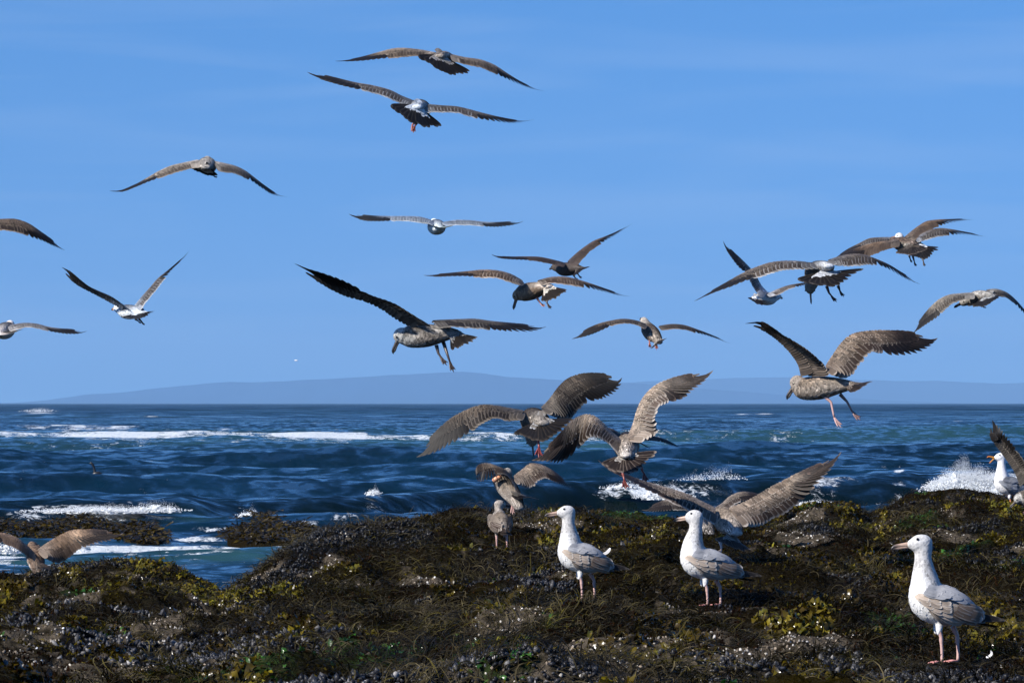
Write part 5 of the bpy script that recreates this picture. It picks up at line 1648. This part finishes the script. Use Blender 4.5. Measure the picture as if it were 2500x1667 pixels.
flying_gull('dark brown gull at upper right flying in front of a white-headed gull', c5, 302, (1560, 262), 'rusty', (-.35, .9, .05),
            left=[(1515, 240, 1510, 278), (1430, 250, 1420, 302), (1345, 262, 1310, 344), (1265, 285, 1240, 336), (1190, 312, 1180, 338), (1130, 337, 1122, 350), (1085, 362)],
            right=[(1560, 220, 1620, 245), (1640, 155, 1665, 197), (1700, 118, 1725, 167), (1780, 105, 1790, 142), (1860, 101, 1860, 122), (1930, 98, 1930, 112), (1980, 97, 1980, 104), (2020, 99)],
            tail=[(1505, 322), (1600, 342), (1700, 300)], tk=dict(L=.16), 
            legs=[dict(p=[(1585, 340, -.10), (1592, 360, -.12), (1604, 386, -.13)], col=(.05, .04, .035)), dict(p=[(1610, 345, -.1), (1620, 380, -.14), (1632, 412, -.15)], col=(.07, .05, .04))], group=SKY)
flying_gull('white-headed gull at upper right flying just behind the dark brown one', c5, 285, (1585, 275), 'sub', (-.55, .8, .05),
            left=[(1500, 225, 1500, 245), (1400, 225, 1400, 250), (1320, 232, 1320, 262), (1250, 265, 1250, 290), (1180, 300, 1180, 322), (1120, 338, 1118, 350), (1062, 371)],
            right=[(1620, 218, 1640, 250), (1700, 180, 1690, 237), (1780, 163, 1770, 214), (1860, 168, 1860, 202), (1930, 180, 1930, 199), (2000, 193, 2000, 205), (2060, 204, 2060, 211), (2100, 213)],
            tail=[(1600, 340), (1695, 368), (1783, 290)], tk=dict(L=.19, n=12), head=(1518, 212, .10), bill=(1462, 222, .10),
            legs=[dict(p=[(1672, 355, -.1), (1680, 378, -.12), (1690, 412, -.13)], col=(.06, .05, .045))], group=SKY)
flying_gull('mottled gull at the right edge with one long wing drooping to the lower left', c5, 325, (2065, 620), 'mottled', (-.35, .92, -.05),
            left=[(2010, 595, 2012, 628), (1930, 600, 1930, 637), (1850, 610, 1862, 667), (1790, 637, 1812, 712), (1740, 680, 1772, 752), (1700, 725, 1722, 785), (1655, 785, 1668, 820), (1610, 858)],
            right=[(2100, 575, 2130, 602), (2170, 570, 2180, 612), (2230, 590, 2222, 614), (2290, 640, 2282, 652), (2352, 707, 2345, 719), (2420, 775, 2415, 782), (2480, 835)],
            tail=[(1985, 672), (2085, 685), (2185, 615)], tk=dict(L=.17), head=(1950, 648, .10), bill=(1912, 668, .08),
            legs=[dict(p=[(2065, 665, -.1), (2075, 676, -.12), (2097, 688, -.14)], col=(.05, .04, .04))], group=SKY, rk=dict(sec_dark=.7))
flying_gull('large brown gull at the right hovering over the horizon with both pale pink legs down', c6, 500, (1625, 510), 'browndark', (-.84, .52, -.05),
            left=[(1498, 442, 1672, 428), (1480, 372, 1640, 372), (1435, 302, 1562, 297), (1382, 245, 1475, 240), (1322, 195, 1402, 200), (1262, 160, 1332, 150), (1210, 140, 1262, 114), (1164, 125)],
            right=[(1655, 392, 1700, 422), (1698, 315, 1785, 450), (1745, 245, 1852, 380), (1800, 200, 1920, 302), (1890, 177, 1990, 305), (2000, 172, 2090, 307), (2110, 175, 2185, 296), (2210, 190, 2255, 262), (2303, 221)],
            tail=[(1820, 535), (1885, 515), (1930, 475)], tk=dict(L=.155), head=(1472, 478, .06), bill=(1424, 553, .06), rk=dict(slot=.9, dep=(0, .06, .10), uw=.44), lk=dict(slot=.1, dep=(0, -.05, -.10), sec_dark=.9),
            legs=[dict(p=[(1640, 560, -.03), (1682, 600, -.04), (1700, 690, -.05), (1745, 756, -.07)]), dict(p=[(1735, 550, .03), (1778, 595, .02), (1808, 652, .01), (1864, 714, 0)], col=(.28, .17, .15))], group=LOW)
flying_gull('dark gull with cupped wings and mottled white rump, left of two over the surf', c7, 450, (955, 455), 'grey', (-.22, .93, .08),
            left=[(860, 392, 835, 447), (760, 374, 745, 454), (650, 353, 652, 432), (540, 348, 572, 462), (430, 384, 482, 522), (330, 438, 390, 577), (240, 512, 290, 637), (160, 597, 202, 683), (70, 722)],
            right=[(1000, 368, 1070, 400), (1060, 300, 1152, 442), (1110, 215, 1228, 435), (1180, 146, 1290, 360), (1270, 108, 1390, 297), (1380, 97, 1470, 272), (1480, 106, 1535, 232), (1550, 126, 1572, 190), (1587, 150)],
            tail=[(802, 556), (1020, 618), (1235, 452)], tbase=(1000, 455), tk=dict(L=.185, n=14), lk=dict(slot=.6), rk=dict(slot=.9, sec_dark=.6, pwid=1.25),
            head=(925, 600, .16), bill=(932, 672, .15),
            legs=[dict(p=[(970, 590, -.02), (975, 625, -.04), (978, 655, -.05), (975, 755, -.08)], col=(.26, .05, .045), spread=26)], group=LOW, fat=1.1)
flying_gull('brown gull with its fanned tail towards the camera, right of two over the surf', c7, 440, (1640, 660), 'brown', (.05, .93, .22), head=(1612, 650, .22), bill=(1600, 690, .26),
            right=[(1650, 600, 1760, 600), (1692, 490, 1868, 545), (1722, 390, 1856, 442), (1767, 290, 1890, 346), (1840, 209, 1970, 312), (1940, 156, 2070, 276), (2060, 121, 2140, 216), (2170, 101, 2210, 162), (2278, 88)],
            left=[(1640, 640, 1562, 692), (1540, 566, 1500, 627), (1450, 476, 1420, 582), (1385, 423, 1345, 582), (1318, 411, 1290, 652), (1240, 446, 1220, 712), (1150, 541, 1130, 762), (1060, 641, 1060, 750), (950, 748)],
            tail=[(1452, 790), (1660, 872), (1870, 692)], tbase=(1640, 715), tk=dict(L=.17, n=14), lk=dict(slot=.9, sec_dark=.7, pwid=1.1), rk=dict(slot=.7, pwid=1.1),
            legs=[dict(p=[(1612, 850, -.03), (1618, 880, -.04), (1622, 900, -.05), (1638, 985, -.08)], col=(.20, .05, .04), spread=24), dict(p=[(1750, 800, -.03), (1762, 840, -.04), (1770, 850, -.05), (1792, 930, -.08)], col=(.20, .06, .045), spread=24)], group=LOW, fat=1.05)
flying_gull('dark gull mostly hidden behind the fanned-tail brown gull, one thin wing showing right', c7, 300, (1640, 590), 'dark', (.05, 1, 0),
            right=[(1700, 560, 1715, 592), (1790, 568, 1780, 602), (1860, 580, 1850, 605), (1930, 600, 1920, 622), (2000, 635, 1990, 650), (2085, 671)],
            left=[(1590, 560, 1575, 590), (1530, 525, 1530, 560), (1480, 510, 1475, 535), (1420, 508, 1415, 530), (1350, 520, 1345, 535), (1290, 560)],
            tail=[(1720, 612), (1770, 640), (1812, 660)], tbase=(1680, 590), tk=dict(L=.16, n=8), group=LOW)
flying_gull('small brown gull with bent wings touching down in front of the dark wave', c8, 395, (455, 385), 'brown', (-.40, .60, .62),
            left=[(470, 270, 540, 400), (410, 205, 470, 268), (330, 160, 400, 235), (250, 135, 340, 245), (190, 138, 270, 275), (150, 160, 205, 308), (140, 220, 160, 305), (150, 300)],
            right=[(520, 270, 560, 330), (600, 200, 680, 375), (680, 140, 790, 290), (760, 145, 850, 280), (850, 180, 900, 305), (940, 235, 970, 335), (1020, 300, 1040, 360), (1088, 367)],
            tail=[(580, 488), (680, 480), (772, 492)], tbase=(520, 440), tk=dict(L=.13, n=8), head=(450, 225, .10), bill=(400, 262, .18), lk=dict(uw=.5), rk=dict(uw=.46),
            legs=[dict(p=[(485, 490, -.02), (490, 530, -.03), (495, 560, -.04), (502, 640, -.06)]), dict(p=[(525, 500, .02), (525, 540, .02), (515, 560, 0), (500, 600, -.02)])], group=LOW)
flying_gull('brown gull landing behind the middle white gull, great wings fully spread', c9, 430, (1240, 720), 'brown', (-.22, .88, .30), head=(1170, 650, .24), bill=(1140, 700, .27),
            left=[(1120, 600, 1110, 730), (1000, 542, 985, 655), (890, 484, 860, 592), (760, 437, 740, 542), (600, 392, 600, 467), (440, 342, 440, 387), (300, 287, 290, 306), (180, 216, 170, 240), (98, 178)],
            right=[(1250, 600, 1400, 745), (1400, 535, 1530, 747), (1520, 466, 1660, 682), (1620, 406, 1790, 612), (1740, 346, 1900, 522), (1870, 286, 1990, 422), (2000, 226, 2090, 312), (2120, 171, 2160, 226), (2240, 105)],
            tail=[(1150, 880), (1330, 975), (1440, 968)], tbase=(1265, 850), tk=dict(L=.17, n=10), lk=dict(slot=.9, sec_dark=.6), rk=dict(slot=.8, pwid=1.1),
            legs=[dict(p=[(1165, 880, -.02), (1178, 930, -.03), (1180, 960, -.04), (1160, 985, -.07)], col=(.55, .45, .42))], group=LOW, fat=1.15)
flying_gull('pale brown gull behind the landing one, its folded dark wing out to the left', c9, 350, (1020, 745), 'brown', (-.2, .88, .30), head=(1000, 690, .24), bill=(985, 730, .27),
            left=[(960, 615, 965, 660), (870, 560, 880, 612), (780, 520, 790, 606), (690, 520, 705, 608), (610, 548, 625, 612), (545, 580, 560, 614), (485, 606)],
            right=[(1120, 600, 1130, 650), (1190, 555, 1215, 610), (1260, 490, 1290, 560), (1330, 456, 1350, 530), (1430, 451, 1445, 520), (1520, 470, 1520, 510), (1600, 500)],
            tail=[(1020, 850), (1090, 885), (1150, 870)], tbase=(1060, 810), tk=dict(L=.11, n=8), lk=dict(slot=.7, sec_dark=.5),
            legs=[dict(p=[(1075, 860, -.02), (1084, 905, -.03), (1080, 930, -.05)])], group=LOW, fat=1.05)
flying_gull('gull at the right edge with one dark wing raised high and its head lowered', c10, 330, (945, 500), 'greydark', (-.75, .62, -.10),
            left=[(870, 440, 930, 400), (842, 365, 915, 330), (800, 300, 880, 270), (752, 235, 830, 205), (718, 185, 790, 155), (699, 130, 752, 110), (700, 95, 727, 88), (715, 73)],
            right=[(940, 430, 980, 450), (1010, 380, 1050, 430), (1090, 340, 1120, 390), (1180, 320, 1190, 360), (1300, 330)],
            tail=[(1000, 560), (1050, 550), (1080, 510)], head=(862, 512, .02), bill=(806, 566, .02), tk=dict(L=.16), lk=dict(slot=.9, sec_dark=.4, dep=(0, -.04, -.08)), group='gulls at the right edge',
            legs=[dict(p=[(900, 540, 0), (905, 580, -.01), (890, 596, -.02)])])
flying_gull('reddish brown gull alighting at the left on the olive mound, wings wide open', c11, 340, (255, 365), 'rusty', (-.22, .70, .60),
            right=[(275, 305, 330, 350), (340, 252, 410, 392), (420, 200, 475, 370), (500, 166, 560, 305), (600, 160, 640, 265), (690, 160, 715, 242), (770, 168, 785, 228), (830, 178, 832, 205), (868, 186)],
            left=[(235, 320, 245, 375), (185, 272, 200, 345), (125, 222, 125, 296), (60, 196, 62, 268), (-10, 182, 0, 248), (-90, 190, -80, 255), (-170, 225, -165, 262), (-240, 262)],
            tail=[(300, 440), (370, 452), (432, 432)], tbase=(290, 410), tk=dict(L=.13, n=8), head=(228, 270, .06), bill=(200, 262, .16), rk=dict(slot=.8, uw=.44), lk=dict(slot=.6),
            legs=[dict(p=[(250, 430, -.02), (252, 458, -.03), (244, 468, -.06)]), dict(p=[(280, 430, .02), (282, 458, .01), (276, 468, -.02)])], group='gulls standing on the reef')

# standing gulls, nearest last
standing_gull('white adult gull at the right edge calling with its orange bill wide open', 2462, 35.9, foot_z(1252, 35.9), 'adult', scale=1.04, open_=1.0, yaw=.25, kz=.98, kx=1.1)
standing_gull('small brown gull standing with its back turned, left of the white gulls', 1222, 28.0, foot_z(1347, 28.0), 'brown', yaw=-1.35, scale=.86, neck_drop=.10, head_yaw=-1.3, kx=1.0, leg_h=1.0)
standing_gull('leftmost of the three white standing gulls, a curled feather on its back', 1418, FPX / 466, foot_z(1465, FPX / 466), 'stand', yaw=.10)
standing_gull('white immature gull standing in the middle of the three, smallest head', 1722, FPX / 488, foot_z(1478, FPX / 488), 'stand', yaw=.18, head_yaw=-.35, kx=1.12, headk=.78, leg_h=.9, kz=.99)
standing_gull('largest white immature gull, nearest at lower right, both pink feet in view', 2293, 16.5, foot_z(1617, 16.5), 'stand', yaw=.06)
finish_bodies()


# ------------------------------------------------------------------ small things
def small_things():
    pl = PLUM['sub']
    # loose feather lying on the weed
    w = P(2415, 1597, 16.3)
    f = Feathers()
    path = np.array([w + V3(.030 - .075 * t + 0, 0, -.002 + .05 * t * t) * 1.0 for t in (1 - FS)])
    path = np.array([w + V3(-.012 + .020 * math.sin(2.2 * t), -.01 * t, -.010 + .026 * t ** 1.5) for t in FS])
    f.add(path, V3(-.5, -.8, .2), .011, 'cov', (.78, .78, .78), (.8, .8, .8), .3, camber=.3)
    o = f.build('loose_feather', w, None); o.location = w
    tag(o, 'small curled white feather lying on the dark weed behind the nearest gull', 'feather')
    # curled feather sticking up on the leftmost white gull
    f = Feathers()
    # pinkish morsel beside the touching-down gull
    D = FPX / 395 - .05
    c = P(1206, 1170, D)
    pts = [P(1224, 1163, D), P(1216, 1166, D), P(1208, 1171, D), P(1203, 1174, D)]
    V, q = tube(pts, [.012, .013, .017, .010], nseg=12)
    f.patch(V, q, (.62, .30, .17))
    o = f.build('morsel', c, None, M_SKIN); o.location = c
    tag(o, 'orange-pink morsel at the breast of the gull touching down', 'food')
    # swimming cormorant far out, only head and neck above the water
    D = 112.0
    c = P(226, 1152, D)
    k = D / FPX * 1.25
    pts = [c + V3(x * k, 0, z * k) for x, z in ((5, -8), (4, 2), (3, 9), (0, 15), (-3, 18), (-7, 17))]
    V, q = tube(pts, np.array([6, 2.8, 2.3, 2.6, 2.4, .6]) * k, nseg=10, ref=V3(0, 1, 0))
    f = Feathers(); f.patch(V, q, (.006, .006, .007))
    V, q = tube([c + V3(x * k, 0, z * k) for x, z in ((-2, -7), (4, -4), (12, -3), (22, -6))], np.array([2, 5, 5, 1]) * k, nseg=10, ref=V3(0, 1, 0))
    f.patch(V, q, (.012, .012, .014))
    o = f.build('diving_bird', c, None, M_SKIN); o.location = c
    tag(o, 'black long-necked water bird swimming alone in the waves at the left', 'water bird')
    # far white bird
    D = 330.0
    c = P(723, 880, D); k = D / FPX
    f = Feathers()
    V, q = tube([c + V3(x * k, -x * k * .5, z * k) for x, z in ((-4, 0), (-2, .3), (1, .2), (4, -.5))], np.array([.5, 1.3, 1.4, .3]) * k, nseg=8)
    f.patch(V, q, (.8, .8, .8))
    for sg in (1, -1):
        path = np.array([c + V3(sg * 5.5 * k * t, .1 * t, (1.8 * math.sin(2.4 * t)) * k) for t in FS])
        f.add(path, V3(0, -.3, 1), 2.2 * k, 'pointed', (.6, .6, .6), (.8, .8, .8), .2)
    o = f.build('distant_gull', c, None); o.location = c
    tag(o, 'tiny distant white gull over the far hills, left of centre', 'gull')


small_things()


def back_curl():
    """one curled tertial standing up on the leftmost white gull's back"""
    root = [o for o in bpy.data.objects if o.parent is None and 'curled feather' in str(o.get('label', ''))][0]
    og = np.array(root.location)
    D = FPX / 466 - .02
    path = np.array([P(1470 + 20 * t, 1352 - 3 * t - 12 * t ** 3, D) for t in FS])
    one_feather('curled_feather', og, root, path, V3(-.2, -.9, .4), .018, 'blunt', (.45, .44, .44), (.75, .75, .75), 1.0)


back_curl()
